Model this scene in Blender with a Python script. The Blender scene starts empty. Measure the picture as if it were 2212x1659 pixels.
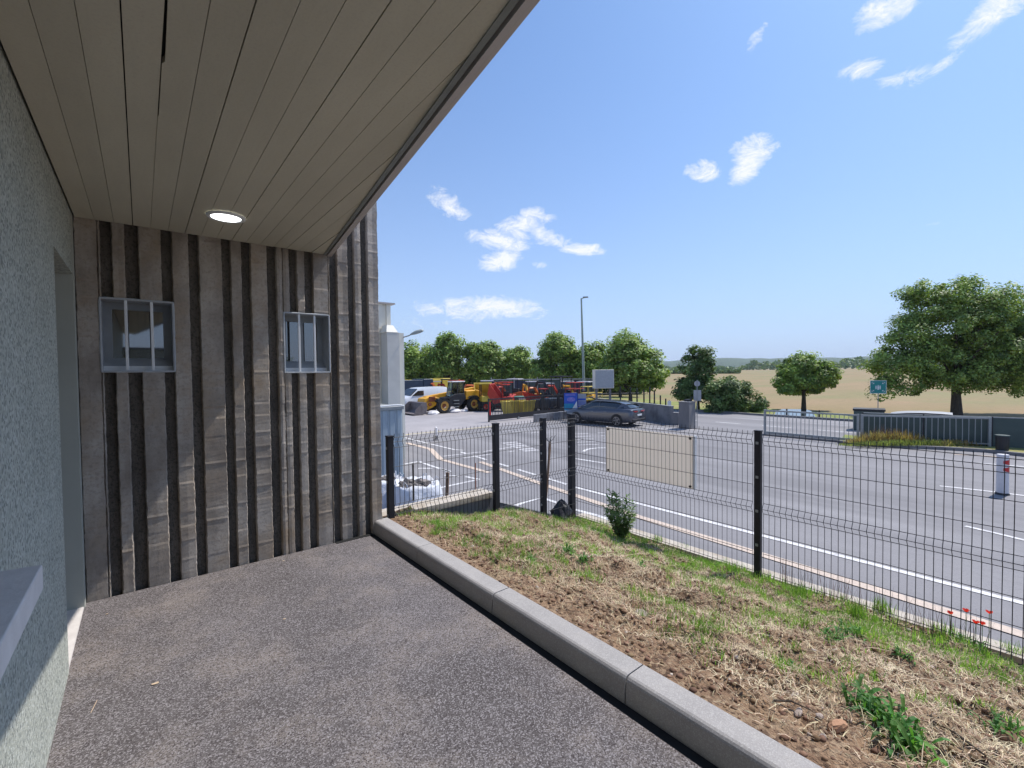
import bpy, math, random
import numpy as np
from mathutils import Vector, Matrix
random.seed(7); RNG = np.random.default_rng(7)
SC = bpy.context.scene; COL = SC.collection
PI = math.pi
# ------------------------------------------------------------------ camera
YAW, PITCH, ROLL, FPX = math.radians(39.3), math.radians(1.5), math.radians(.6), 978.0
EYE = Vector((0, 0, 1.5))
_fh = Vector((math.sin(YAW), math.cos(YAW), 0)); _r0 = Vector((math.cos(YAW), -math.sin(YAW), 0)); _z = Vector((0, 0, 1))
FW = _fh*math.cos(PITCH) - _z*math.sin(PITCH); _u0 = _fh*math.sin(PITCH) + _z*math.cos(PITCH)
RT = _r0*math.cos(ROLL) - _u0*math.sin(ROLL); UP = _u0*math.cos(ROLL) + _r0*math.sin(ROLL)
cam_d = bpy.data.cameras.new('camera'); cam = bpy.data.objects.new('camera', cam_d); COL.objects.link(cam)
cam.matrix_world = Matrix(((RT.x, UP.x, -FW.x, EYE.x), (RT.y, UP.y, -FW.y, EYE.y), (RT.z, UP.z, -FW.z, EYE.z), (0, 0, 0, 1)))
cam_d.sensor_width = 36; cam_d.lens = 36*FPX/2212; cam_d.clip_start = .05; cam_d.clip_end = 9000
SC.camera = cam
def ray(u, v): return RT*((u-1106)/FPX) + UP*((829.5-v)/FPX) + FW
def atz(u, v, z):
    d = ray(u, v); t = (z-EYE.z)/d.z; return EYE + d*t
def atx(u, v, x):
    d = ray(u, v); return EYE + d*(x/d.x)
def aty(u, v, y):
    d = ray(u, v); return EYE + d*(y/d.y)
# ------------------------------------------------------------------ sun and sky
SUN_DIR = Vector((1.0, -.15, 1.56)).normalized()      # towards the sun
sun_d = bpy.data.lights.new('sun', 'SUN'); sun_d.energy = 4.8; sun_d.angle = math.radians(.53); sun_d.color = (1, .95, .88)
sun = bpy.data.objects.new('sun', sun_d); COL.objects.link(sun)
sun.rotation_euler = SUN_DIR.to_track_quat('Z', 'Y').to_euler(); sun.location = (20, -5, 40)
W = bpy.data.worlds.new('World'); SC.world = W; W.use_nodes = True
nt = W.node_tree; N = nt.nodes; L = nt.links; N.clear()
def nd(t, **k):
    n = N.new(t)
    for a, b in k.items(): setattr(n, a, b)
    return n
def lk(a, b): L.new(a, b)
sky = nd('ShaderNodeTexSky', sky_type='NISHITA', sun_disc=False)
sky.sun_elevation = math.asin(SUN_DIR.z); sky.sun_rotation = math.atan2(SUN_DIR.x, SUN_DIR.y)
sky.air_density = 1.0; sky.dust_density = 1.2; sky.ozone_density = 1.6; sky.altitude = 150
tc = nd('ShaderNodeTexCoord')
def vmath(op, a, b):
    n = nd('ShaderNodeVectorMath', operation=op)
    for i, s in enumerate((a, b)):
        if isinstance(s, (tuple, Vector)): n.inputs[i].default_value = tuple(s)
        elif s is not None: lk(s, n.inputs[i])
    return n
def fmath(op, a, b=0., c=None, clamp=False):
    n = nd('ShaderNodeMath', operation=op, use_clamp=clamp)
    for i, s in enumerate((a, b, c)):
        if s is None: continue
        if isinstance(s, (int, float)): n.inputs[i].default_value = s
        else: lk(s, n.inputs[i])
    return n.outputs[0]
DIR = tc.outputs['Generated']
# clouds: (u, v, half width, half height, tilt deg, density) of each cloud as seen in the sky
clouds = [(1130,490,62,32,-15,.95),(1075,520,70,22,10,1.),(1170,505,70,20,20,.9),(1085,562,48,24,-8,.95),(1262,540,50,14,5,1.),(1160,572,30,9,-5,.7),(1315,560,45,12,-28,.35),
          (965,440,52,24,30,.8),(985,490,65,18,35,.3),(1050,665,135,26,0,.95),(1000,680,130,34,0,.55),(900,700,70,20,0,.4),(1516,368,36,20,8,1.),(1626,322,44,28,5,1.),(1612,366,38,24,-35,1.),(1634,80,16,46,28,.6),
          (1860,148,42,20,5,.75),(1960,165,55,28,10,.65),(2040,138,40,11,-25,.75),(1975,182,30,12,-8,.6),(1930,5,70,32,-10,1.),(2160,15,85,34,-30,1.),(2150,40,55,18,-28,.8),(1985,492,38,7,-4,.5),(1590,222,30,14,-15,.35),(1250,486,70,10,0,.35),(1500,505,60,7,-20,.16),(2100,60,120,80,0,.15)]
extra = [(math.radians(a), math.radians(e), s) for a, e, s in ((150,30,.22),(200,18,.3),(250,35,.2),(300,22,.3),(-25,45,.2),(120,12,.25),(180,60,.2),(95,38,.14),(280,55,.2),(225,50,.15))]
mask = None
def add_blob(c, r, u, wr, wu, dens):
    global mask
    a = vmath('DOT_PRODUCT', DIR, tuple(r/wr)).outputs['Value']; b = vmath('DOT_PRODUCT', DIR, tuple(u/wu)).outputs['Value']
    a0 = c.dot(r)/wr; b0 = c.dot(u)/wu
    a = fmath('SUBTRACT', a, a0); b = fmath('SUBTRACT', b, b0)
    q = fmath('ADD', fmath('MULTIPLY', a, a), fmath('MULTIPLY', b, b))
    front = vmath('DOT_PRODUCT', DIR, tuple(c)).outputs['Value']
    fr = fmath('GREATER_THAN', front, .2)
    g = fmath('MULTIPLY', fmath('MULTIPLY', fmath('SUBTRACT', 1.0, q, clamp=True), dens), fr)
    mask = g if mask is None else fmath('MAXIMUM', mask, g)
for (u, v, w, h, tilt, dn) in clouds:
    c = ray(u, v); k = c.length; c = c.normalized()
    r = Vector((0, 0, 1)).cross(c).normalized()*-1; up = r.cross(c)
    if up.z < 0: up = -up
    t = math.radians(-tilt); r2 = r*math.cos(t) + up*math.sin(t); u2 = up*math.cos(t) - r*math.sin(t)
    add_blob(c, r2, u2, 1.45*w/FPX/k, 1.55*h/FPX/k, dn)
for az, el, s in extra:
    c = Vector((math.cos(az)*math.cos(el), math.sin(az)*math.cos(el), math.sin(el)))
    r = Vector((0, 0, 1)).cross(c).normalized(); up = r.cross(c)
    add_blob(c, r, up, s, s*.35, .9)
mp = nd('ShaderNodeMapping'); lk(DIR, mp.inputs['Vector']); mp.inputs['Scale'].default_value = (1, 1, 1.9)
n1 = nd('ShaderNodeTexNoise'); lk(mp.outputs[0], n1.inputs['Vector']); n1.inputs['Scale'].default_value = 21; n1.inputs['Detail'].default_value = 12; n1.inputs['Roughness'].default_value = .72; n1.inputs['Distortion'].default_value = .6
d1 = fmath('ADD', fmath('MULTIPLY', mask, .62), fmath('MULTIPLY', n1.outputs[0], 1.25))
d1 = fmath('SUBTRACT', d1, .93)
d1 = fmath('MULTIPLY', d1, 2.9, clamp=True)
d1 = fmath('MULTIPLY', d1, .92)
mixc = nd('ShaderNodeMixRGB'); mixc.inputs[2].default_value = (9.3, 9.5, 9.9, 1)
# lift towards pale haze blue near the horizon, all the way round
sep = nd('ShaderNodeSeparateXYZ'); lk(DIR, sep.inputs[0])
lk(d1, mixc.inputs[0]); 
gain = nd('ShaderNodeMixRGB', blend_type='MULTIPLY'); gain.inputs[0].default_value = 1; gain.inputs[2].default_value = (.84, 1.22, 1.6, 1); lk(sky.outputs[0], gain.inputs[1])
hf = fmath('MULTIPLY', fmath('POWER', 2.718, fmath('MULTIPLY', fmath('MAXIMUM', sep.outputs['Z'], 0.0), -3.2)), .93)
hm = nd('ShaderNodeMixRGB'); hm.inputs[2].default_value = (5.3, 6.5, 9.2, 1); lk(hf, hm.inputs[0]); lk(gain.outputs[0], hm.inputs[1]); lk(hm.outputs[0], mixc.inputs[1])
bg = nd('ShaderNodeBackground'); bg.inputs['Strength'].default_value = .11; lk(mixc.outputs[0], bg.inputs['Color'])
ow = nd('ShaderNodeOutputWorld'); lk(bg.outputs[0], ow.inputs['Surface'])
vs = SC.view_settings; vs.view_transform = 'Standard'; vs.look = 'None'; vs.exposure = 0.0; vs.gamma = 1; vs.use_curve_mapping = False
SC.render.engine = 'CYCLES'
SC.cycles.max_bounces = 8; SC.cycles.transparent_max_bounces = 12
# ------------------------------------------------------------------ materials
def mat(name, c1, c2=None, scale=8., rough=.8, bump=0., bscale=None, metal=0., spec=.5, detail=6., stretch=None, coord='Object', speck=None, speck_scale=200, speck_amt=.5, speck2=None, island=0., stain=None, stain_scale=1.5, coat=0., contrast=(.3,.7), bdist=.01, objrand=0.):
    m = bpy.data.materials.new(name); m.use_nodes = True
    t = m.node_tree; n = t.nodes; l = t.links; b = n['Principled BSDF']
    b.inputs['Roughness'].default_value = rough; b.inputs['Metallic'].default_value = metal; b.inputs['Specular IOR Level'].default_value = spec; b.inputs['Coat Weight'].default_value = coat
    if c2 is None: c2 = tuple(x*.8 for x in c1)
    co = n.new('ShaderNodeTexCoord'); src = co.outputs[coord]
    if stretch:
        mpn = n.new('ShaderNodeMapping'); mpn.inputs['Scale'].default_value = stretch; l.new(src, mpn.inputs[0]); src = mpn.outputs[0]
    no = n.new('ShaderNodeTexNoise'); no.inputs['Scale'].default_value = scale; no.inputs['Detail'].default_value = detail; no.inputs['Roughness'].default_value = .6; l.new(src, no.inputs['Vector'])
    cr = n.new('ShaderNodeValToRGB'); cr.color_ramp.elements[0].position = contrast[0]; cr.color_ramp.elements[1].position = contrast[1]
    cr.color_ramp.elements[0].color = (*c2, 1); cr.color_ramp.elements[1].color = (*c1, 1); l.new(no.outputs[0], cr.inputs[0])
    out = cr.outputs[0]
    def mixn(fac, a, colr, mode='MIX'):
        mx = n.new('ShaderNodeMixRGB'); mx.blend_type = mode
        if isinstance(fac, float): mx.inputs[0].default_value = fac
        else: l.new(fac, mx.inputs[0])
        l.new(a, mx.inputs[1])
        if isinstance(colr, tuple): mx.inputs[2].default_value = (*colr, 1)
        else: l.new(colr, mx.inputs[2])
        return mx.outputs[0]
    if stain:
        n2 = n.new('ShaderNodeTexNoise'); n2.inputs['Scale'].default_value = stain_scale; n2.inputs['Detail'].default_value = 8; n2.inputs['Roughness'].default_value = .65; l.new(src if name == 'worn_asphalt' else co.outputs[coord], n2.inputs['Vector'])
        r2 = n.new('ShaderNodeValToRGB'); r2.color_ramp.elements[0].position = .48; r2.color_ramp.elements[1].position = .68; l.new(n2.outputs[0], r2.inputs[0])
        out = mixn(r2.outputs[0], out, stain)
    if speck:
        if speck2:      # mineral grains: random value per small cell, clustered by a soft noise
            n3 = n.new('ShaderNodeTexVoronoi'); n3.inputs['Scale'].default_value = speck_scale; n3.inputs['Randomness'].default_value = 1; l.new(co.outputs[coord], n3.inputs['Vector'])
            sp = n.new('ShaderNodeSeparateColor'); l.new(n3.outputs['Color'], sp.inputs[0]); val = sp.outputs[0]; hi, lo = (.62, .95), (.10, .30)
        else:
            n3 = n.new('ShaderNodeTexNoise'); n3.inputs['Scale'].default_value = speck_scale; n3.inputs['Detail'].default_value = 3; n3.inputs['Roughness'].default_value = .7; l.new(co.outputs[coord], n3.inputs['Vector']); val = n3.outputs[0]; hi = (.5, .62)
        r3 = n.new('ShaderNodeValToRGB'); r3.color_ramp.elements[0].position = hi[0]; r3.color_ramp.elements[1].position = hi[1]
        r3.color_ramp.elements[1].color = (speck_amt,)*3 + (1,); l.new(val, r3.inputs[0])
        out = mixn(r3.outputs[0], out, speck)
        if speck2:
            r4 = n.new('ShaderNodeValToRGB'); r4.color_ramp.elements[0].position = lo[0]; r4.color_ramp.elements[0].color = (speck_amt,)*3+(1,); r4.color_ramp.elements[1].position = lo[1]; r4.color_ramp.elements[1].color = (0,0,0,1); l.new(val, r4.inputs[0])
            out = mixn(r4.outputs[0], out, speck2)
    if island or objrand:
        if island:
            g = n.new('ShaderNodeNewGeometry'); rnd = g.outputs['Random Per Island']; amt = island
        else:
            g = n.new('ShaderNodeObjectInfo'); rnd = g.outputs['Random']; amt = objrand
        hv = n.new('ShaderNodeHueSaturation'); mr = n.new('ShaderNodeMapRange'); mr.inputs['To Min'].default_value = 1-amt; mr.inputs['To Max'].default_value = 1+amt
        l.new(rnd, mr.inputs['Value']); l.new(mr.outputs[0], hv.inputs['Value']); l.new(out, hv.inputs['Color'])
        if island:
            mh = n.new('ShaderNodeMapRange'); mh.inputs['To Min'].default_value = .5-.03*min(1, amt*2); mh.inputs['To Max'].default_value = .5+.03*min(1, amt*2)
            ml = n.new('ShaderNodeMath'); ml.operation = 'MULTIPLY'; ml.inputs[1].default_value = 7.31; l.new(rnd, ml.inputs[0])
            mf = n.new('ShaderNodeMath'); mf.operation = 'FRACT'; l.new(ml.outputs[0], mf.inputs[0]); l.new(mf.outputs[0], mh.inputs['Value']); l.new(mh.outputs[0], hv.inputs['Hue'])
        out = hv.outputs['Color']
    l.new(out, b.inputs['Base Color'])
    if bump:
        nb = n.new('ShaderNodeTexNoise'); nb.inputs['Scale'].default_value = bscale or scale*3; nb.inputs['Detail'].default_value = 5; nb.inputs['Roughness'].default_value = .65
        l.new(src if stretch else co.outputs[coord], nb.inputs['Vector'])
        bp = n.new('ShaderNodeBump'); bp.inputs['Strength'].default_value = bump; bp.inputs['Distance'].default_value = bdist; l.new(nb.outputs[0], bp.inputs['Height']); l.new(bp.outputs[0], b.inputs['Normal'])
    return m
def leafmat(name, c1, c2, trans=.35, rough=.55, island=.35, stretch=None):
    m = mat(name, c1, c2, scale=1.2, stretch=stretch, rough=rough, spec=.35, island=island, contrast=(.4, .6))
    t = m.node_tree; n = t.nodes; b = n['Principled BSDF']; out = [x for x in n if x.type == 'OUTPUT_MATERIAL'][0]
    tr = n.new('ShaderNodeBsdfTranslucent'); mx = n.new('ShaderNodeMixShader'); mx.inputs[0].default_value = trans
    colsock = b.inputs['Base Color'].links[0].from_socket
    gm = n.new('ShaderNodeMixRGB'); gm.blend_type = 'MULTIPLY'; gm.inputs[0].default_value = 1; gm.inputs[2].default_value = (1.5, 1.6, .7, 1) if island else (.98, .96, .93, 1); t.links.new(colsock, gm.inputs[1]); t.links.new(gm.outputs[0], tr.inputs['Color'])
    t.links.new(b.outputs[0], mx.inputs[1]); t.links.new(tr.outputs[0], mx.inputs[2]); t.links.new(mx.outputs[0], out.inputs['Surface'])
    return m
def glass(name, tint=(.02, .025, .03), rough=.02):
    m = bpy.data.materials.new(name); m.use_nodes = True; t = m.node_tree; n = t.nodes; b = n['Principled BSDF']
    co = n.new('ShaderNodeTexCoord'); no = n.new('ShaderNodeTexNoise'); no.inputs['Scale'].default_value = 5; t.links.new(co.outputs['Object'], no.inputs['Vector'])
    mr = n.new('ShaderNodeMapRange'); mr.inputs['To Min'].default_value = rough; mr.inputs['To Max'].default_value = rough+.04; t.links.new(no.outputs[0], mr.inputs['Value']); t.links.new(mr.outputs[0], b.inputs['Roughness'])
    b.inputs['Base Color'].default_value = (*tint, 1); b.inputs['Specular IOR Level'].default_value = 1.0; b.inputs['IOR'].default_value = 1.6 if 'pane' not in name else 1.9
    return m
def see_glass(name, tint=(.75, .85, .85)):
    m = bpy.data.materials.new(name); m.use_nodes = True; t = m.node_tree; n = t.nodes; n.remove(n['Principled BSDF'])
    out = [x for x in n if x.type == 'OUTPUT_MATERIAL'][0]
    gl = n.new('ShaderNodeBsdfGlossy'); gl.inputs['Roughness'].default_value = .02; tr = n.new('ShaderNodeBsdfTransparent'); tr.inputs[0].default_value = (*tint, 1)
    fr = n.new('ShaderNodeFresnel'); fr.inputs['IOR'].default_value = 1.8; co = n.new('ShaderNodeTexCoord'); no = n.new('ShaderNodeTexNoise'); no.inputs['Scale'].default_value = 3; t.links.new(co.outputs['Object'], no.inputs['Vector'])
    mr = n.new('ShaderNodeMapRange'); mr.inputs['To Min'].default_value = .0; mr.inputs['To Max'].default_value = .05; t.links.new(no.outputs[0], mr.inputs['Value']); t.links.new(mr.outputs[0], gl.inputs['Roughness'])
    mx = n.new('ShaderNodeMixShader'); t.links.new(fr.outputs[0], mx.inputs[0]); t.links.new(tr.outputs[0], mx.inputs[1]); t.links.new(gl.outputs[0], mx.inputs[2]); t.links.new(mx.outputs[0], out.inputs['Surface'])
    return m
def emit(name, col, s):
    m = bpy.data.materials.new(name); m.use_nodes = True; b = m.node_tree.nodes['Principled BSDF']
    b.inputs['Base Color'].default_value = (.8, .8, .8, 1); b.inputs['Emission Color'].default_value = (*col, 1); b.inputs['Emission Strength'].default_value = s
    return m
M = {}
M['field'] = mat('field_grass', (.34, .225, .12), (.25, .195, .085), scale=.09, rough=.95, stain=(.20, .215, .075), stain_scale=.022, stretch=(.35, 1.6, 1), speck=(.18, .13, .06), speck_scale=2.5, speck_amt=.35)
M['verge'] = mat('verge_grass', (.16, .24, .04), (.30, .27, .10), scale=.6, rough=.95, bump=.6, bscale=9, bdist=.08, stain=(.38, .30, .13), stain_scale=.25)
M['road'] = mat('worn_asphalt', (.285, .272, .278), (.20, .19, .197), scale=.45, rough=.82, bump=.35, bscale=90, bdist=.006, speck=(.16, .15, .165), speck_scale=55, speck_amt=.55, stain=(.165, .157, .162), stain_scale=.42, stretch=(1, .09, 1))
M['yard'] = mat('yard_asphalt', (.40, .37, .375), (.31, .29, .295), scale=.8, rough=.85, bump=.35, bscale=70, bdist=.006, speck=(.24, .22, .225), speck_scale=30, speck_amt=.5, stain=(.29, .27, .275), stain_scale=.25)
M['patio'] = mat('patio_asphalt', (.148, .133, .135), (.068, .058, .056), scale=.9, rough=.92, bump=.22, bscale=230, bdist=.004, speck=(.285, .262, .27), speck_scale=205, speck_amt=.9, speck2=(.04,.03,.032), stain=(.21, .178, .16), stain_scale=2.1)
M['kerb'] = mat('kerb_concrete', (.38, .355, .34), (.31, .29, .28), scale=6, rough=.9, bump=.3, bscale=160, bdist=.003, speck=(.28, .265, .255), speck_scale=280, speck_amt=.5, speck2=(.5,.48,.46), objrand=.04, stain=(.36,.33,.30), stain_scale=3)
M['ribs'] = mat('rough_concrete', (.46, .41, .36), (.22, .185, .155), scale=2.2, rough=.93, bump=.3, bscale=60, bdist=.004, speck=(.20, .17, .145), speck_scale=42, speck_amt=.4, stretch=(1.5, 1.5, .8), stain=(.33, .25, .175), stain_scale=1.8, contrast=(.34, .64), coord='Object', objrand=.07)
M['groove'] = mat('shaded_groove_concrete', (.15, .13, .11), (.07, .06, .05), scale=6, rough=.95, bump=.8, bscale=30, bdist=.01, stretch=(2, 2, .5), speck=(.03, .03, .025), speck_scale=60, speck_amt=.6)  # groove floors darker than the ribs, shade between them put into the colour
M['render'] = mat('roughcast_plaster', (.44, .455, .395), (.355, .37, .32), scale=3, rough=.92, bump=.8, bscale=70, bdist=.009, speck=(.58, .60, .55), speck_scale=105, speck_amt=.7, speck2=(.16,.175,.165))
M['smooth'] = mat('smooth_plaster', (.42, .43, .38), (.36, .37, .33), scale=2, rough=.9, bump=.1, bscale=20, bdist=.003)
M['threshold'] = mat('threshold_concrete', (.70, .66, .64), (.60, .56, .54), scale=12, rough=.9, bump=.4, bscale=60, bdist=.004)
M['soffit'] = mat('soffit_board', (.54, .505, .40), (.455, .425, .335), scale=3, rough=.85, bump=.25, bscale=40, bdist=.003, stretch=(1, .3, 1), objrand=.05, speck=(.38,.34,.29), speck_scale=90, speck_amt=.25)
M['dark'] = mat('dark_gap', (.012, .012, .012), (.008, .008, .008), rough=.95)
M['trim'] = mat('painted_trim', (.50, .46, .44), (.43, .39, .375), scale=4, rough=.6)
M['gutter'] = mat('grey_green_gutter', (.20, .215, .20), (.155, .165, .155), scale=5, rough=.5)
M['white'] = mat('white_paint', (.74, .75, .76), (.66, .67, .68), scale=9, rough=.5)
M['pvc'] = mat('window_frame_white', (.30, .32, .34), (.25, .27, .29), scale=9, rough=.45)
M['reveal'] = mat('window_reveal_paint', (.42, .44, .47), (.33, .35, .37), scale=12, rough=.85, bump=.3, bscale=40, bdist=.003)
M['fence'] = mat('anthracite_coating', (.028, .029, .036), (.02, .021, .026), scale=20, rough=.5, spec=.35)
M['fpost'] = mat('black_post_coating', (.026, .026, .034), (.018, .018, .024), scale=20, rough=.55, spec=.3)
M['galv'] = mat('galvanised_steel', (.36, .37, .37), (.26, .27, .27), scale=8, rough=.55, metal=.2)
M['soil'] = mat('dry_soil', (.43, .275, .165), (.21, .12, .07), scale=7, rough=.97, bump=1., bscale=32, bdist=.05, speck=(.46, .33, .21), speck_scale=55, speck_amt=.7, speck2=(.09,.05,.03), stain=(.38, .27, .16), stain_scale=2.2)
M['straw'] = mat('dry_straw', (.68, .57, .39), (.37, .27, .165), scale=3, rough=.85, island=.6)
M['grass'] = leafmat('green_grass_blade', (.25, .43, .08), (.15, .26, .055), trans=.4)
M['weed'] = leafmat('weed_leaf', (.15, .34, .07), (.08, .19, .045), trans=.35)
M['shrub'] = leafmat('shrub_leaf', (.27, .39, .15), (.15, .23, .08), trans=.3)
M['leaf_a'] = leafmat('tree_leaf_bright', (.36, .47, .11), (.125, .195, .05), trans=.26)
M['leaf_b'] = leafmat('tree_leaf_deep', (.16, .24, .07), (.07, .11, .04), trans=.25)
M['leaf_c'] = leafmat('tree_leaf_olive', (.33, .43, .11), (.125, .19, .055), trans=.26)
M['leaf_far'] = leafmat('distant_leaf', (.17, .25, .10), (.11, .16, .07), trans=.2)
M['bark'] = mat('bark', (.11, .085, .065), (.05, .038, .03), scale=14, rough=.95, bump=1, bscale=30, bdist=.02, stretch=(1, 1, .25))
M['wood'] = mat('weathered_wood', (.27, .175, .115), (.16, .095, .06), scale=10, rough=.9, stretch=(3, 3, .3), bump=.4)
M['line'] = mat('white_road_paint', (.80, .78, .78), (.62, .60, .60), scale=12, rough=.7, stain=(.42,.40,.41), stain_scale=3.5, speck=(.45, .43, .43), speck_scale=40, speck_amt=.4)
M['cream'] = mat('cream_road_paint', (.66, .53, .43), (.52, .42, .35), scale=10, rough=.8, speck=(.36, .31, .28), speck_scale=40, speck_amt=.5)
M['yline'] = mat('yellow_road_paint', (.72, .60, .20), (.55, .46, .2), scale=10, rough=.8)
M['faint'] = mat('worn_road_paint', (.56, .54, .55), (.40, .385, .40), scale=9, rough=.8)
M['conc'] = mat('cast_concrete', (.27, .265, .27), (.19, .187, .195), scale=2, rough=.9, bump=.3, bscale=30, stretch=(1, 1, .4), stain=(.12, .118, .13), stain_scale=1.2)
M['conc_d'] = mat('dark_concrete', (.22, .21, .215), (.15, .145, .15), scale=3, rough=.9, bump=.3, bscale=30, stretch=(1, 1, .3))
M['coping'] = mat('pale_coping', (.58, .52, .45), (.46, .40, .34), scale=8, rough=.92, bump=.6, bscale=40, stain=(.4,.33,.25), stain_scale=5)
M['cyblue'] = mat('blue_grey_steel', (.33, .40, .46), (.27, .33, .385), scale=3, rough=.5, metal=.1)
M['clad'] = mat('pale_cladding', (.76, .72, .63), (.68, .645, .56), scale=2, rough=.55, stretch=(1, 1, .3))
M['cladlow'] = mat('beige_render', (.68, .60, .46), (.58, .51, .39), scale=1.5, rough=.85)
M['boxgrey'] = mat('grey_duct', (.60, .575, .53), (.52, .50, .46), scale=2, rough=.6)
M['yel'] = mat('machine_yellow', (.80, .42, .03), (.62, .30, .02), scale=3, rough=.5, spec=.4)
M['yel2'] = mat('skip_yellow', (.62, .48, .06), (.48, .36, .05), scale=3, rough=.55)
M['blk'] = mat('machine_black', (.022, .022, .028), (.015, .015, .02), scale=5, rough=.55)
M['tyre'] = mat('tyre_rubber', (.035, .032, .032), (.02, .02, .02), scale=8, rough=.9)
M['rimy'] = mat('rim_yellow', (.62, .36, .08), (.5, .28, .06), scale=5, rough=.6)
M['rust'] = mat('rusty_hub', (.28, .08, .03), (.2, .05, .02), scale=8, rough=.8)
M['steel'] = mat('worn_bucket_steel', (.22, .19, .19), (.13, .11, .11), scale=4, rough=.6, metal=.3)
M['red'] = mat('machine_red', (.50, .035, .02), (.36, .025, .015), scale=4, rough=.5)
M['orange'] = mat('machine_orange', (.62, .13, .02), (.48, .09, .015), scale=4, rough=.5)
M['green'] = mat('machine_green', (.05, .19, .13), (.03, .12, .09), scale=4, rough=.5)
M['navy'] = mat('truck_navy', (.03, .05, .09), (.02, .035, .06), scale=4, rough=.4)
M['vanw'] = mat('van_white', (.72, .74, .78), (.66, .68, .72), scale=3, rough=.3, coat=.4)
M['car'] = mat('car_grey_metallic', (.115, .12, .145), (.10, .105, .125), scale=30, rough=.32, metal=.55, coat=.8)
M['carg'] = glass('car_glass'); M['wing'] = glass('window_pane_glass', (.015, .018, .02), .01)
M['cabg'] = see_glass('cab_glass', (.45, .58, .55))
M['chrome'] = mat('alloy_rim', (.32, .32, .34), (.2, .2, .22), scale=9, rough=.35, metal=.8)
M['rlight'] = mat('tail_lamp_red', (.35, .01, .01), (.25, .01, .01), scale=9, rough=.2, coat=.6)
M['bluesign'] = mat('banner_blue', (.02, .06, .42), (.03, .12, .55), scale=2, rough=.6)
M['violet'] = mat('banner_violet', (.30, .26, .60), (.12, .12, .50), scale=6, rough=.6)
M['cyan'] = mat('banner_turquoise', (.02, .28, .45), (.02, .2, .38), scale=5, rough=.6)
M['teal'] = mat('sign_teal', (.02, .26, .24), (.015, .21, .20), scale=8, rough=.5)
M['signg'] = mat('sign_back_grey', (.42, .43, .45), (.35, .36, .38), scale=8, rough=.5)
M['lamp'] = mat('lamp_housing', (.36, .38, .36), (.28, .30, .28), scale=6, rough=.5)
M['poleg'] = mat('green_grey_pole', (.36, .44, .40), (.28, .35, .32), scale=6, rough=.5)
M['panel'] = leafmat('beige_sheet', (.84, .81, .78), (.75, .72, .69), trans=.68, stretch=(1, 60, .01), island=.0)
M['bagw'] = mat('woven_bag_white', (.72, .74, .80), (.60, .62, .68), scale=6, rough=.75, bump=.6, bscale=14, bdist=.03)
M['rubble'] = mat('rubble', (.30, .27, .25), (.14, .12, .11), scale=12, rough=.95, bump=1, bscale=20, island=.3)
M['stone'] = mat('pale_stone', (.46, .38, .33), (.33, .26, .22), scale=14, rough=.9, bump=.6, bscale=40, objrand=.15)
M['brickc'] = mat('brick_shard', (.52, .30, .18), (.40, .21, .12), scale=14, rough=.9, bump=.6, bscale=40)
M['poppy'] = leafmat('poppy_petal', (.75, .05, .02), (.6, .03, .015), trans=.4, island=.1)
M['stem'] = mat('dry_reddish_stem', (.26, .12, .08), (.16, .09, .06), scale=5, rough=.9, island=.3)
M['gdark'] = mat('dark_green_panel', (.07, .10, .095), (.05, .075, .072), scale=2, rough=.6)
M['water'] = glass('pond_water', (.03, .05, .06), .03)
M['hill'] = mat('hill_woods', (.11, .16, .10), (.07, .10, .07), scale=.03, rough=.95, bump=1, bscale=.08, bdist=6)
M['redw'] = mat('reflective_red', (.62, .03, .03), (.5, .02, .02), scale=9, rough=.4)
M['plasw'] = mat('white_plastic', (.72, .70, .72), (.6, .58, .6), scale=5, rough=.5)
M['lit'] = emit('lit_led_lens', (.95, 1, .98), 5.0)
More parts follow.
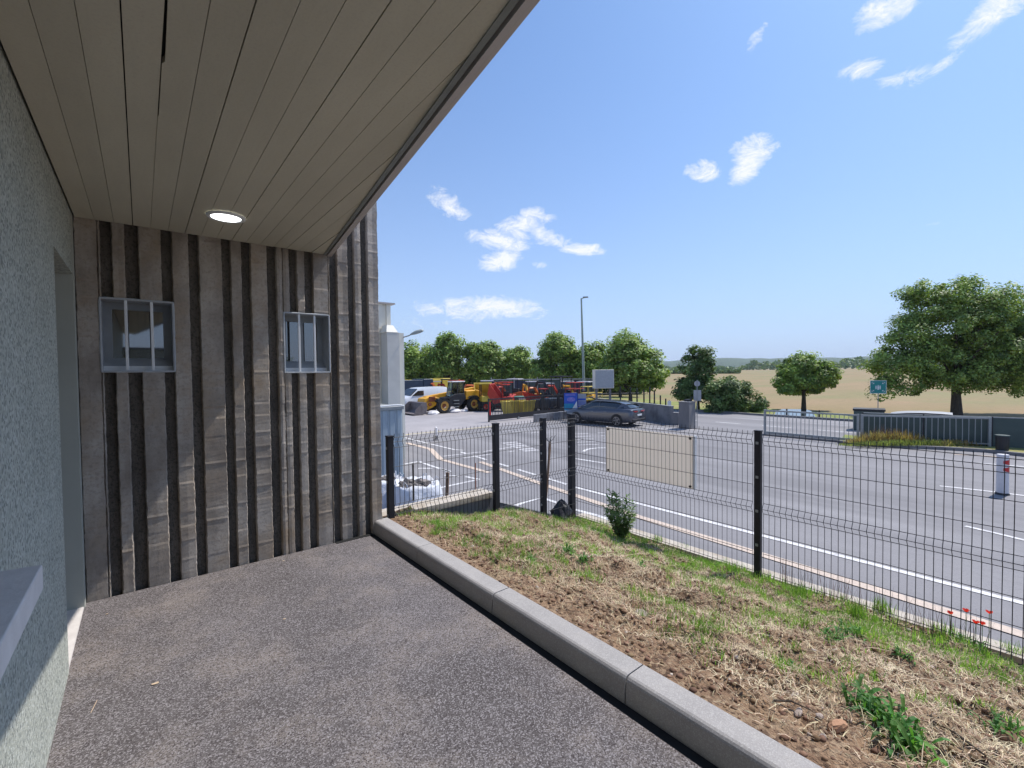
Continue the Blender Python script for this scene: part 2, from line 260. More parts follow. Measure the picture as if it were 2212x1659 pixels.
# ------------------------------------------------------------------ mesh helper
class MB:
    def __init__(s): s.v = []; s.f = []
    def add(s, vs, fs):
        o = len(s.v); s.v += [tuple(p) for p in vs]; s.f += [tuple(o+i for i in f) for f in fs]; return s
    def box(s, x0, x1, y0, y1, z0, z1):
        return s.add([(x0,y0,z0),(x1,y0,z0),(x1,y1,z0),(x0,y1,z0),(x0,y0,z1),(x1,y0,z1),(x1,y1,z1),(x0,y1,z1)],
                     [(0,3,2,1),(4,5,6,7),(0,1,5,4),(1,2,6,5),(2,3,7,6),(3,0,4,7)])
    def hexa(s, p):  # 8 points bottom 4, top 4
        return s.add(p, [(0,3,2,1),(4,5,6,7),(0,1,5,4),(1,2,6,5),(2,3,7,6),(3,0,4,7)])
    def cyl(s, p0, p1, r0, r1=None, n=10, cap=True):
        r1 = r0 if r1 is None else r1; p0 = Vector(p0); p1 = Vector(p1); d = (p1-p0).normalized()
        a = d.orthogonal().normalized(); b = d.cross(a)
        vs = [p0+(a*math.cos(2*PI*i/n)+b*math.sin(2*PI*i/n))*r0 for i in range(n)]+[p1+(a*math.cos(2*PI*i/n)+b*math.sin(2*PI*i/n))*r1 for i in range(n)]
        fs = [(i,(i+1)%n,n+(i+1)%n,n+i) for i in range(n)]
        if cap: fs += [tuple(range(n))[::-1], tuple(range(n,2*n))]
        return s.add(vs, fs)
    def tube(s, pts, rs, n=6):
        if not isinstance(rs, (list, tuple)): rs = [rs]*len(pts)
        pts = [Vector(p) for p in pts]; o = len(s.v)
        for i, p in enumerate(pts):
            d = (pts[min(i+1,len(pts)-1)]-pts[max(i-1,0)]).normalized()
            a = d.cross(Vector((.31,.95,.05))).normalized(); b = d.cross(a)
            s.v += [tuple(p+(a*math.cos(2*PI*k/n)+b*math.sin(2*PI*k/n))*rs[i]) for k in range(n)]
        for i in range(len(pts)-1):
            for k in range(n): s.f.append((o+i*n+k, o+i*n+(k+1)%n, o+(i+1)*n+(k+1)%n, o+(i+1)*n+k))
        s.f.append(tuple(o+k for k in range(n))[::-1]); s.f.append(tuple(o+(len(pts)-1)*n+k for k in range(n)))
        return s
    def prism(s, poly, y0, y1, axis='y'):   # polygon in xz extruded along y (or yz along x, xy along z)
        n = len(poly)
        def P(a, b, c): return {'y': (a, c, b), 'x': (c, a, b), 'z': (a, b, c)}[axis]
        vs = [P(a, b, y0) for a, b in poly]+[P(a, b, y1) for a, b in poly]
        return s.add(vs, [tuple(range(n)), tuple(range(n,2*n))[::-1]]+[(i,n+i,n+(i+1)%n,(i+1)%n) for i in range(n)])
    def build(s, name, m, parent=None, smooth=False, bevel=0., loc=None, seg=2, smooth_angle=False):
        me = bpy.data.meshes.new(name); me.from_pydata(s.v, [], s.f); me.update()
        import bmesh as _b
        bm = _b.new(); bm.from_mesh(me); _b.ops.recalc_face_normals(bm, faces=bm.faces); bm.to_mesh(me); bm.free()
        me.materials.append(M[m] if isinstance(m, str) else m)
        if smooth: me.polygons.foreach_set('use_smooth', [True]*len(me.polygons))
        o = bpy.data.objects.new(name, me); COL.objects.link(o)
        if parent: o.parent = parent
        if loc: o.location = loc
        if bevel:
            md = o.modifiers.new('bevel', 'BEVEL'); md.width = bevel; md.segments = seg; md.limit_method = 'ANGLE'; md.angle_limit = math.radians(40)
            wn = o.modifiers.new('wn', 'WEIGHTED_NORMAL')
            me.polygons.foreach_set('use_smooth', [True]*len(me.polygons))
        return o
def raw(name, verts, faces, m, parent=None, smooth=False):
    """fast mesh of uniform polygons from numpy arrays"""
    me = bpy.data.meshes.new(name); k = faces.shape[1]
    me.vertices.add(len(verts)); me.vertices.foreach_set('co', verts.astype(np.float32).ravel())
    me.loops.add(faces.size); me.loops.foreach_set('vertex_index', faces.astype(np.int32).ravel())
    me.polygons.add(len(faces)); me.polygons.foreach_set('loop_start', np.arange(0, faces.size, k, dtype=np.int32)); me.polygons.foreach_set('loop_total', np.full(len(faces), k, dtype=np.int32))
    if smooth: me.polygons.foreach_set('use_smooth', np.ones(len(faces), dtype=bool))
    me.update(); me.validate(); me.materials.append(M[m])
    o = bpy.data.objects.new(name, me); COL.objects.link(o)
    if parent: o.parent = parent
    return o
def tag(o, label=None, cat=None, group=None, kind=None):
    if label: o['label'] = label
    if cat: o['category'] = cat
    if group: o['group'] = group
    if kind: o['kind'] = kind
    return o
def thing(name, label, cat, loc=(0,0,0), rz=0., group=None):
    o = bpy.data.objects.new(name, None); o.empty_display_size = .2; COL.objects.link(o); o.location = loc; o.rotation_euler = (0,0,rz)
    return tag(o, label, cat, group)
def structure(o): o['kind'] = 'structure'; return o
def copy_tree(o, parent=None):
    c = o.copy(); COL.objects.link(c); c.parent = parent
    for ch in list(o.children): copy_tree(ch, c)
    return c
def inst(src, name, parent, loc=(0,0,0), rot=(0,0,0), scale=None):
    c = bpy.data.objects.new(name, src.data); COL.objects.link(c); c.parent = parent; c.location = loc; c.rotation_euler = rot
    if scale: c.scale = scale
    return c
G = -1.7
HAZE = 0.00016
# ================================================================== SETTING
def smooth01(t): t = max(0., min(1., t)); return t*t*(3-2*t)
def terrain(x, y):
    r = math.hypot(x, y); z = -1.76
    z += 2.7*smooth01((r-70)/560) if r < 630 else 2.7
    if r > 900: z += (r-900)*.006*(1+.5*math.sin(math.atan2(y, x)*7+1))
    z += .12*math.sin(x*.05+1)*math.sin(y*.043)*smooth01((r-60)/60)
    return z
rs = [0, 6, 12, 20, 28, 36, 44, 52, 60, 72, 86, 105, 130, 160, 200, 250, 310, 380, 460, 540, 640, 760, 900, 1100, 1400, 1800, 2400, 3200]
vs = []; na = 120
for r in rs:
    for k in range(na):
        a = 2*PI*k/na; x, y = r*math.cos(a), r*math.sin(a); vs.append((x, y, terrain(x, y)))
fs = np.array([(i*na+k, i*na+(k+1) % na, (i+1)*na+(k+1) % na, (i+1)*na+k) for i in range(len(rs)-1) for k in range(na)])
structure(raw('field', np.array(vs), fs, 'field', smooth=True))
def sheet(name, poly, z, m, kind=True):
    b = MB(); b.add([(x, y, z) for x, y in poly], [tuple(range(len(poly)))]); o = b.build(name, m)
    if o.data.polygons[0].normal.z < 0: o.data.flip_normals()
    if kind: structure(o)
    return o
sheet('road', [(4.8, -70), (33.3, -70), (33.3, 19), (42, 36), (48, 62), (-40, 62), (-40, 4.45), (4.8, 4.45)], G, 'road')
sheet('yard', [(23.5, 20.9), (25.2, 29), (36.5, 37), (44, 58), (-38, 58), (-38, 20.9)], G+.004, 'yard')
sheet('far_verge', [(33.3, -70), (37.5, -70), (38.5, 10), (41, 20), (46, 36), (42, 36), (33.3, 19)], G+.008, 'verge')
# ---- painted lines, each a thin sheet on the asphalt
LINES = thing('road_markings', 'white, cream and yellow painted lines on the asphalt below the fence', 'road markings', (0, 0, G))
del LINES['category']; del LINES['label']; LINES['kind'] = 'structure'
def line(pts, w, m='line', z=.008, dash=None, world=False):
    P = [Vector((p[0], p[1], 0)) if world else Vector((*atz(p[0], p[1], G)[:2], 0)) for p in pts]
    b = MB()
    for i in range(len(P)-1):
        a, c = P[i], P[i+1]; d = (c-a); ln = d.length; d = d/ln; n = Vector((-d.y, d.x, 0))*w/2
        segs = [(0, ln)] if not dash else [(t, min(ln, t+dash[0])) for t in np.arange(0, ln, dash[0]+dash[1])]
        for t0, t1 in segs:
            q = [a+d*t0-n, a+d*t1-n, a+d*t1+n, a+d*t0+n]
            b.add([(p.x, p.y, z) for p in q], [(0, 1, 2, 3)])
    o = b.build('painted_line', m, LINES)
    for p in o.data.polygons:
        if p.normal.z < 0: p.flip()
    return o
line([(9.08, -12), (9.2, 8.72)], .13, world=True)                                   # long white edge line
line([(9.25, 8.9), (9.9, 15.4)], .12, dash=(.95, .55), world=True)
line([(8.0, -12), (8.06, .27), (8.34, 5.83), (8.75, 9.4), (9.3, 13.2)], .2, 'cream', .012, world=True)
line([(1057, 1021.7), (951.5, 992.5)], .2, 'cream', .012)
line([(951.5, 992.5), (930, 970), (924, 969), (878, 957)], .22, 'cream', .012)
line([(870, 941), (886, 938), (1015, 926), (1066, 921)], .1, 'yline', .009)
line([(870, 944), (888, 949), (933, 960), (981, 971.5), (1002, 973)], .11)
line([(874, 1003), (905, 997), (935, 1008), (973, 1019)], .12)
line([(903, 1012), (934, 1012)], .12); line([(949, 1013), (973, 1020)], .12); line([(960, 1027), (992, 1029)], .1)
line([(1006, 1030), (1035, 1036), (937, 1057), (900, 1065)], .12)
line([(1110, 1094), (1128, 1087), (1163, 1077), (1174, 1077), (1208, 1088), (1240, 1101), (1290, 1114), (1360, 1138)], .12)
line([(6.95, -12), (7.0, 3.2)], .1, z=.009, world=True)
line([(957, 986), (1045, 976), (1117, 964)], .14, 'faint', .009, dash=(1.6, .6)); line([(1000, 990), (1110, 975)], .14, 'faint', .01, dash=(1.2, .9))
for k in range(6): line([(1085+k*9, 958+k*3.4), (1118+k*9, 955+k*3.4)], .3, 'faint', .009)
for k in range(5): line([(1236+k*3, 938+k*6), (1306, 935+k*6.5)], .16, 'faint', .0095+.001*k, dash=(.9, .5))
line([(1260, 975.6), (1266, 972), (1273, 970), (1290, 968), (1330, 967.6)], .14); line([(1236, 990), (1308, 1001), (1372, 1011)], .13)
line([(2114, 1001), (2170, 1005), (2240, 1011)], .12, dash=(1.3, .35)); line([(2030, 1050), (2123, 1060), (2212, 1071), (2260, 1077)], .12, dash=(1.6, .3))
line([(2085, 1137), (2150, 1152), (2240, 1174)], .1, dash=(1.2, .5)); line([(2060, 982), (2130, 985), (2180, 989)], .12, 'cream', .01)
line([(27.6, -50), (27.3, 15.5)], .14, dash=(1.5, 1.2), world=True); line([(30.8, -50), (30.4, 17.5)], .14, 'faint', dash=(2.5, 1.6), world=True)
for k in range(7): line([(1045+k*20, 930+k*1.2), (1066+k*20, 928+k*1.2)], .14, 'faint', .0095)
for k in range(6): line([(1395+k*22, 925+k*.9), (1410+k*22, 925.6+k*.9)], .25, 'faint', .0095)
# ---- far kerb and verge edge
b = MB(); b.box(33.15, 33.38, -70, 19, G-.1, G+.13); structure(b.build('far_kerb', 'conc_d'))
# ---- terrace structures
def lawn_h(x):
    P = [(1.7, .1), (1.95, .1), (3.1, -.10), (3.9, -.34), (4.6, -.55), (5, -.6)]
    for (a, za), (c, zc) in zip(P, P[1:]):
        if x <= c: return za+(zc-za)*(x-a)/(c-a)
    return P[-1][1]
def lawn_z(x, y):
    n = .022*math.sin(x*5.1+y*2.3)+.018*math.sin(y*7.7-x*3.1)+.01*math.sin(x*17+y*13)
    e = min(1, max(0, (x-1.86)/.25))
    return lawn_h(x)+n*e-.012
X0, X1, Y0, Y1 = 1.808, 4.73, -5.5, 4.26; st = .03
nx = int((X1-X0)/st)+1; ny = int((Y1-Y0)/st)+1
gx, gy = np.meshgrid(np.linspace(X0, X1, nx), np.linspace(Y0, Y1, ny))
fine = RNG.normal(0, .0055, gx.shape)
coarse = RNG.normal(0, 1, (ny//4+2, nx//4+2)); coarse = np.kron(coarse, np.ones((4, 4)))[:ny, :nx]
for _ in range(3): coarse = (coarse+np.roll(coarse, 1, 0)+np.roll(coarse, -1, 0)+np.roll(coarse, 1, 1)+np.roll(coarse, -1, 1))/5
edge = np.clip((gx-1.82)/.2, 0, 1)
gz = np.vectorize(lawn_z)(gx, gy)+(fine+coarse*.024)*edge
V = np.stack([gx.ravel(), gy.ravel(), gz.ravel()], 1)
I = np.arange(nx*ny).reshape(ny, nx)
F4 = np.stack([I[:-1, :-1].ravel(), I[:-1, 1:].ravel(), I[1:, 1:].ravel(), I[1:, :-1].ravel()], 1)
structure(raw('lawn_soil', V, F4, 'soil', smooth=True))
def soil_z(x, y):
    i = min(ny-1, max(0, int(round((y-Y0)/(Y1-Y0)*(ny-1))))); j = min(nx-1, max(0, int(round((x-X0)/(X1-X0)*(nx-1)))))
    return gz[i, j]
# patio
b = MB(); b.box(-.60, 1.600, -6, 4.09, -.25, 0); structure(b.build('patio', 'patio'))
b = MB(); b.box(1.6005, 1.655, -6, 4.09, -.25, -.006); structure(b.build('joint_shadow_strip', 'dark'))  # black strip in the joint, the kerb's shadow put into its colour
# kerb of cast stones, chamfered towards the patio
K = bpy.data.objects.new('kerb', None); COL.objects.link(K); structure(K); K.location = (0, 0, 0)
prof = [(1.657, -.2), (1.658, -.02), (1.667, .092), (1.671, .102), (1.679, .110), (1.69, .1145), (1.80, .1145), (1.806, .108), (1.806, -.2)]
kb = None; yk = 4.10; joints = [4.10, 3.50, 2.52]
ys = [4.12, 3.25, 2.25, 1.245]
while ys[-1] > -6: ys.append(ys[-1]-1.0)
for y1_, y0_ in zip(ys, ys[1:]):
    b = MB(); b.prism(prof, 0, y1_-y0_-.006)
    s = b.build('kerb_stone', 'kerb', K, loc=(random.uniform(-.002, .002), y0_+.003, random.uniform(-.0015, .0015)))
    s.rotation_euler = (0, 0, random.uniform(-.0012, .0012))
b = MB(); b.box(1.672, 1.80, -6, 4.1, -.21, .085); b.build('mortar_bed', 'conc_d', K)
# retaining walls
t = thing('retaining_wall', 'pale-topped concrete retaining wall along the foot of the long mesh fence', 'wall', (4.83, 4.4, G))
b = MB(); b.box(-.08, .08, -10.4, 0, -.3, 1.10); b.build('wall_body', 'conc', t)
b = MB(); b.box(-.085, .085, -10.4, .0, 1.103, 1.15); b.build('coping', 'coping', t)
t = thing('end_retaining_wall', 'low wall with broad pale coping beyond the short mesh fence', 'wall', (1.78, 4.3, G))
b = MB(); b.prism([(0.02, 0), (2.96, 0), (2.96, 1.08), (1.45, 1.66), (1.43, 1.70), (.02, 1.70)], .02, .2); b.build('wall_body', 'conc_d', t)
b = MB(); b.box(0.01, 1.44, .0, .24, 1.703, 1.775); b.build('coping', 'coping', t, bevel=.012)
# ================================================================== LEFT WALL
XL = -.32
t = thing('plaster_wall', 'grey-green roughcast wall with a door recess on the left of the covered passage', 'wall', (XL, 0, 0))
def lb(name, m, *a, **k): b = MB(); b.box(*a); return b.build(name, m, t, **k)
b = MB(); b.box(-.5, 0, -6, .5, -.3, 3.3); b.box(-.5, 0, .5, 1.75, -.3, .99); b.box(-.5, 0, .5, 1.75, 2.1, 3.3); b.box(-.5, 0, 1.75, 3.18, -.3, 3.3); b.box(-.5, 0, 3.18, 4.0, 2.15, 3.3); b.build('wall_face', 'render', t)
lb('recess_jamb', 'smooth', -.5, 0, 4.0, 4.098, -.3, 3.3)
lb('recess_floor', 'threshold', -.36, -.004, 3.18, 4.0, -.3, .012)
d = lb('door', 'gutter', -.40, -.36, 3.18, 4.0, .012, 2.15)
b = MB(); b.cyl((-.33, 3.9, 1.03), (-.33, 3.78, 1.03), .012); b.cyl((-.36, 3.9, 1.03), (-.33, 3.9, 1.03), .012); b.build('door_handle', 'galv', d)
p = atx(92, 1213, -.20); q = atx(92, 1277, -.20)
b = MB(); b.prism([(-.02, q.z+.012), (.12, q.z), (.12, p.z-.006), (-.02, p.z)], .3, p.y); b.build('window_sill', 'threshold', t, bevel=.004)
w = lb('window', 'pvc', -.22, -.16, .5, 1.75, .99, 2.1)
b = MB(); b.box(-.159, -.155, .56, 1.69, 1.05, 2.04); b.build('pane', 'wing', w)
# ================================================================== RIBBED WALL
YR = 4.10
t = thing('ribbed_concrete_wall', 'rough vertically ribbed concrete wall with two small barred windows at the end of the passage', 'wall', (0, YR, 0)); RW = t
WIN = [(-.205, .192, 1.53, 2.03), (.922, 1.288, 1.515, 2.015)]
ZT = 3.75
b = MB()
xs = [XL-.4, WIN[0][0], WIN[0][1], WIN[1][0], WIN[1][1], 1.742]
for i in range(5):
    x0, x1 = xs[i], xs[i+1]
    if i in (1, 3):
        wz = WIN[0 if i == 1 else 1]; b.box(x0, x1, .038, .40, -1.75, wz[2]); b.box(x0, x1, .038, .40, wz[3], ZT)
    else: b.box(x0, x1, .038, .40, -1.75, ZT)
b.build('wall_core', 'groove', t)
ribs = [(-.32, -.195), (-.129, -.069), (.011, .13), (.198, .291), (.358, .499), (.561, .629), (.697, .809), (.882, .975), (1.037, 1.094), (1.166, 1.301), (1.37, 1.462), (1.526, 1.584), (1.65, 1.748)]
def rib(x0, x1, z0, z1, seed, edgeL=True, edgeR=True):
    r = random.Random(seed); b = MB(); n = max(3, int((z1-z0)/.016)); rows = []
    jl = jr = 0.; lift = .0; bow = r.uniform(-.004, .004)
    for i in range(n+1):
        z = z0+(z1-z0)*i/n
        jt = [q for q in JOINTS if abs(q-z) < .008]
        if jt: lift = r.uniform(-.0030, .0030)
        jl = jl*.5+r.gauss(0, .0010); jr = jr*.5+r.gauss(0, .0010)
        ch = .004+abs(r.gauss(0, .0018)); lip = (-r.uniform(.0012, .0032) if r.random() < .5 else 0) if jt else 0
        rows.append([(x0+jl-.002, .040, z), (x0+jl, .012, z), (x0+ch+jl, lift+lip+r.gauss(0, .00025), z), ((x0+x1)/2, lift+bow+lip+r.gauss(0, .00025), z), (x1-ch+jr, lift+lip+r.gauss(0, .00025), z), (x1+jr, .012, z), (x1+jr+.002, .040, z)])
    o = 0; vs = [p for row in rows for p in row]; m = 7
    fs = [(i*m+k, i*m+k+1, (i+1)*m+k+1, (i+1)*m+k) for i in range(n) for k in range(m-1)]
    fs += [tuple(range(m))[::-1], tuple(n*m+k for k in range(m))]
    b.add(vs, fs); return b.build('rib', 'ribs', t)
_jr = random.Random(99); JOINTS = []; _z = -.0
while _z < 3.8: _z += _jr.choice((.09, .11, .12, .14)); JOINTS.append(_z)
sd = 0; ribs = [(p-(.006 if i else 0), q) for i, (p, q) in enumerate(ribs)]
for x0, x1 in ribs:
    pieces = [(x0, x1)]
    for w in WIN:
        new = []
        for a, c in pieces:
            if c <= w[0]+.001 or a >= w[1]-.001: new.append((a, c)); continue
            if a < w[0]-.01: new.append((a, w[0]))
            if c > w[1]+.01: new.append((w[1], c))
            a2, c2 = max(a, w[0]), min(c, w[1])
            sd += 2; rib(a2, c2, -.02, w[2]-.005, sd); rib(a2, c2, w[3]+.005, ZT, sd+1)
        pieces = new
    for a, c in pieces:
        sd += 1; rib(a, c, -.02 if a < 1.6 else -1.7, ZT, sd)
# windows
for wi, (x0, x1, z0, z1) in enumerate(WIN):
    cx, cz = (x0+x1)/2, (z0+z1)/2; hw, hh = (x1-x0)/2, (z1-z0)/2; th = .008
    b = MB(); r = random.Random(50+wi)
    # uneven-edged lining of the opening, a ring standing a little proud of the ribs
    def wob(): return r.uniform(-.004, .004)
    N_ = 9
    def strip(pa, pb, inn):
        vs = []; 
        for i in range(N_+1):
            k = i/N_; x = pa[0]+(pb[0]-pa[0])*k; z = pa[1]+(pb[1]-pa[1])*k; e = wob() if 0 < i < N_ else 0
            vs += [(x, -.006+e*.5, z), (x+inn[0]*th, -.004+e*.5, z+inn[1]*th), (x+inn[0]*th, .22, z+inn[1]*th), (x-inn[0]*(th*.5+abs(e)), -.002, z-inn[1]*(th*.5+abs(e)))]
        fs = []
        for i in range(N_):
            o = i*4; fs += [(o, o+1, o+5, o+4), (o+1, o+2, o+6, o+5), (o+3, o, o+4, o+7)]
        b.add(vs, fs)
    strip((-hw, -hh), (hw, -hh), (0, 1)); strip((hw, -hh), (hw, hh), (-1, 0)); strip((hw, hh), (-hw, hh), (0, -1)); strip((-hw, hh), (-hw, -hh), (1, 0))
    wn = b.build('window', 'reveal', t, loc=(cx, 0, cz)); wn['label'] = ['left window in deep shade with two bars', 'right window reflecting blue sky'][wi]
    b = MB(); f = .045; yf0, yf1 = .17, .21
    b.box(-hw+th, -hw+f+.01, yf0, yf1, -hh+.03, hh-th); b.box(hw-f-.01, hw-th, yf0, yf1, -hh+.03, hh-th); b.box(-hw+f+.01, hw-f-.01, yf0, yf1, hh-f-.01, hh-th); b.box(-hw+f+.01, hw-f-.01, yf0, yf1, -hh+.03, -hh+.1)
    if wi == 1: b.box(-.012, .012, yf0, yf1, -hh+.1, hh-f-.01)
    b.build('frame', 'pvc', wn)
    b = MB(); b.box(-hw+f+.01, hw-f-.01, .19, .195, -hh+.1, hh-f-.01); b.build('pane', 'wing', wn)
    for k in range(3):
        b = MB(); b.box(-hw+th, hw-th, .165-.034*(k+1), .165-.034*k-.004, -hh+th, -hh+.085-.022*k); b.build('sill_step', 'pvc' if k < 2 else 'white', wn)
    for bx in ((-.065, .075) if wi == 0 else (-.062, .062)):
        b = MB(); b.box(bx-.0085, bx+.0085, .004, .021, -hh+.004, hh-.004); b.build('window_bar', 'white', wn, bevel=.002)
# dark drainage slot at the wall foot
b = MB(); b.box(1.30, 1.64, 4.052, 4.098, -.002, .004); o = b.build('drain_slot', 'dark'); tag(o, 'short black drainage slot at the foot of the ribbed wall beside the kerb', 'drain')
# ================================================================== CANOPY
ZC = 2.54; FS = .1385
def fx(y): return .842+FS*(y-.99)
def fy(x): return (x-.842)/FS+.99
t = thing('canopy', 'flat boarded canopy over the passage, its slanting edge against the sky', 'canopy', (0, 0, ZC))
bx = XL+.006; wd = .0975; k = 0
yend = YR-.008
while bx < 1.28:
    x0, x1 = bx, bx+wd
    g0 = .0020 if k % 3 else .0042
    if k == 4: g0 = .006
    xa, xb = x0+g0, x1
    ya = max(-6, fy(xa)+.01); yb = max(-6, fy(xb)+.01)
    if ya < yend:
        n = 30; vs = []; rr = random.Random(k+3)
        poly = []
        if yb < yend: poly = [(xa, ya), (xa, yend), (xb, yend), (xb, yb)]
        else: poly = [(xa, ya), (xa, yend), (.842+FS*(yend-.99), yend)]
        if k == 4: poly = [(xa, ya), (xa, 1.1), (xa+.004, 1.35), (xa-.002, 1.37), (xa+.005, 1.9), (xa-.003, 1.92), (xa-.002, 2.3), (xa-.005, 2.32), (xa-.005, yend), (xb, yend), (xb, yb)]
        b = MB(); b.prism(poly, rr.uniform(-.0015, .0015), .022, 'z'); b.build('soffit_board', 'soffit', t)
    bx += wd; k += 1
b = MB(); b.prism([(XL-.3, -6), (XL-.3, YR-.01), (fx(YR), YR-.01), (fx(-6), -6)], .03, .30, 'z'); b.build('roof_slab', 'dark', t)
def fstrip(name, m, o0, o1, z0, z1, ya=-6, yb=None, parent=t):
    # strip running along the slanting edge, o0..o1 outward of it
    yb = YR-.004 if yb is None else yb
    b = MB(); b.prism([(fx(ya)+o0, ya), (fx(yb)+o0, yb), (fx(yb)+o1, yb), (fx(ya)+o1, ya)], z0, z1, 'z'); return b.build(name, m, parent)
fstrip('gutter_strip', 'gutter', -.022, -.001, -.007, -.002)
fstrip('edge_trim', 'trim', .010, .030, -.012, .30); fstrip('outer_trim', 'trim', .0325, .048, -.009, .32)
t2 = thing('ceiling_light', 'lit round downlight recessed in the boarded canopy', 'ceiling light', (.455, 3.49, ZC))
b = MB(); n = 36; vs = []
for i in range(n):
    a = 2*PI*i/n
    for r_, z_ in ((.112, -.003), (.110, -.012), (.090, -.016), (.083, -.008)): vs.append((r_*math.cos(a), r_*math.sin(a), z_))
b.add(vs, [(i*4+j, ((i+1) % n)*4+j, ((i+1) % n)*4+j+1, i*4+j+1) for i in range(n) for j in range(3)])
b.build('rim', 'white', t2, smooth=True)
b = MB(); b.cyl((0, 0, -.012), (0, 0, -.008), .084, n=36); b.build('lens', 'lit', t2)
# ================================================================== MESH FENCES
def wire_mesh(ztop, zbot, m=4):
    pts = [(0, ztop+.025)]
    for zf in (ztop-.06, ztop-.72, ztop-1.40):
        if zf > zbot+.08: pts += [(0, zf+.05), (-.035, zf), (0, zf-.05)]
    pts.append((0, zbot)); pts = [(a, z) for a, z in pts if z >= zbot]
    return pts
def fence_panel(parent, axis, s0, s1, ztop, zbot, outward, name='mesh_panel', rw=.0028):
    L_ = s1-s0
    P = (lambda s, o, z: (outward*-o*-1, s, z)) if axis == 'y' else (lambda s, o, z: (s, outward*o*-1, z))
    b = MB(); zs = []
    for zf in (ztop-.06, ztop-.72, ztop-1.40):
        zs += [(zf+.05, 0), (zf, -.035), (zf-.05, 0)]
    zs += [(ztop-.30, 0), (ztop-.50, 0), (ztop-.96, 0), (ztop-1.16, 0)]
    for z, o in zs:
        if z > zbot: b.tube([P(s0, o+.004, z), P(s1, o+.004, z)], rw, 4)
    pan = b.build(name, 'fence', parent)
    w = MB(); w.tube([P(0, o, z) for o, z in wire_mesh(ztop, zbot)], rw, 4)
    w0 = w.build('wire', 'fence', pan); n = int(round(L_/.05)); first = True
    for i in range(n+1):
        s = s0+L_*i/n; loc = (0, s, 0) if axis == 'y' else (s, 0, 0)
        if first: w0.location = loc; first = False
        else:
            c = w0.copy(); COL.objects.link(c); c.parent = pan; c.location = loc
            c.rotation_euler = (random.gauss(0, .0015), random.gauss(0, .0015), 0)
    return pan
def post(parent, x, y, z0, z1, wx, wy, lean=0):
    b = MB(); b.box(-wx/2, wx/2, -wy/2, wy/2, z0, z1)
    o = b.build('post', 'fpost', parent, loc=(x, y, 0), bevel=.004)
    b = MB(); b.box(-wx/2-.003, wx/2+.003, -wy/2-.003, wy/2+.003, z1+.0005, z1+.014); b.build('cap', 'fpost', o, bevel=.003)
    for k in range(4): b = MB(); b.box(-wx/2-.006, -wx/2-.0005, -.012, .012, z1-.12-.33*k, z1-.095-.33*k); b.build('clip', 'galv', o)
    return o
FX = 4.60
t = thing('long_mesh_fence', 'dark folded wire mesh fence along the planted strip beside the road', 'fence', (FX, 0, 0))
for yy, wx in ((4.33, .085), (1.87, .05), (-.65, .05), (-3.17, .05)): post(t, 0, yy, -.75, .90, wx, .075 if yy > 4 else .06)
fence_panel(t, 'y', 1.92, 4.27, .88, -.70, 1); fence_panel(t, 'y', -.60, 1.82, .88, -.70, 1); fence_panel(t, 'y', -3.12, -.70, .88, -.70, 1)
t = thing('short_mesh_fence', 'dark folded wire mesh fence from the concrete wall corner to the long fence', 'fence', (0, 4.17, 0))
post(t, 1.86, 0, -.1, .88, .06, .06); post(t, 3.16, .0, -.35, .90, .065, .06); post(t, 3.95, .04, -.55, .90, .065, .06)
fence_panel(t, 'x', 1.91, 3.11, .88, -.05, 1); fence_panel(t, 'x', 3.21, 3.90, .88, -.40, 1); fence_panel(t, 'x', 4.0, 4.53, .88, -.62, 1)
# beige panel hung on the outside of the long fence
t = thing('sign_panel', 'blank beige sign back hung on the road side of the long mesh fence', 'sign', (FX+.05, 0, 0))
a = atx(1310, 925, FX+.05); c = atx(1497, 1055, FX+.05); a2 = atx(1310, 1020, FX+.05); c2 = atx(1497, 938, FX+.05)
zt, zb = (a.z+c2.z)/2, (a2.z+c.z)/2
b = MB(); b.box(0, .012, c.y, a.y, zb, zt); b.build('plate', 'panel', t)
b = MB(); b.box(-.004, .05, c.y-.016, c.y-.0005, zb, zt); b.build('lip', 'white', t)
b = MB(); b.box(-.004, .03, a.y+.0005, a.y+.01, zb, zt); b.build('lip', 'white', t)
for yy in (a.y-.03, c.y+.03):
    for zz in (zt-.03, zb+.025):
        b = MB(); b.cyl((-.012, yy, zz), (-.0005, yy, zz), .014, n=8); b.build('bolt', 'blk', t)

t = thing('added_end_wall', 'unseen plastered wall added behind the viewer to shape the window reflections', 'wall', (0, -5, 0)); b = MB(); b.box(-.6, 1.2, -.2, 0, -.2, 2.12); b.build('wall_body', 'render', t)  # unseen wall added for what the window panes reflect
b = MB(); b.box(-.6, 1.22, -.22, .02, 2.123, 2.16); b.build('coping', 'conc', t)
# ================================================================== PLANTED STRIP
def blades(name, pts, hgt, wid, lean, m, parent=None, flat=False):
    """pts n x 3; hgt, wid, lean arrays; each blade two quads tapering to the tip"""
    n = len(pts); az = RNG.uniform(0, 2*PI, n); d = np.stack([np.cos(az), np.sin(az), np.zeros(n)], 1)
    sd_ = np.stack([-np.sin(az), np.cos(az), np.zeros(n)], 1)*wid[:, None]/2
    up = np.zeros((n, 3)); up[:, 2] = 1
    mid = pts+d*(hgt*np.sin(lean)*.45)[:, None]+up*(hgt*np.cos(lean)*.55)[:, None]
    tip = pts+d*(hgt*np.sin(lean))[:, None]+up*(hgt*np.cos(lean)*(.95 if not flat else .6))[:, None]
    V = np.stack([pts-sd_, pts+sd_, mid+sd_*.8, mid-sd_*.8, tip+sd_*.15, tip-sd_*.15], 1).reshape(-1, 3)
    o = np.arange(n)*6
    F = np.concatenate([np.stack([o, o+1, o+2, o+3], 1), np.stack([o+3, o+2, o+4, o+5], 1)])
    return raw(name, V, F, m, parent)
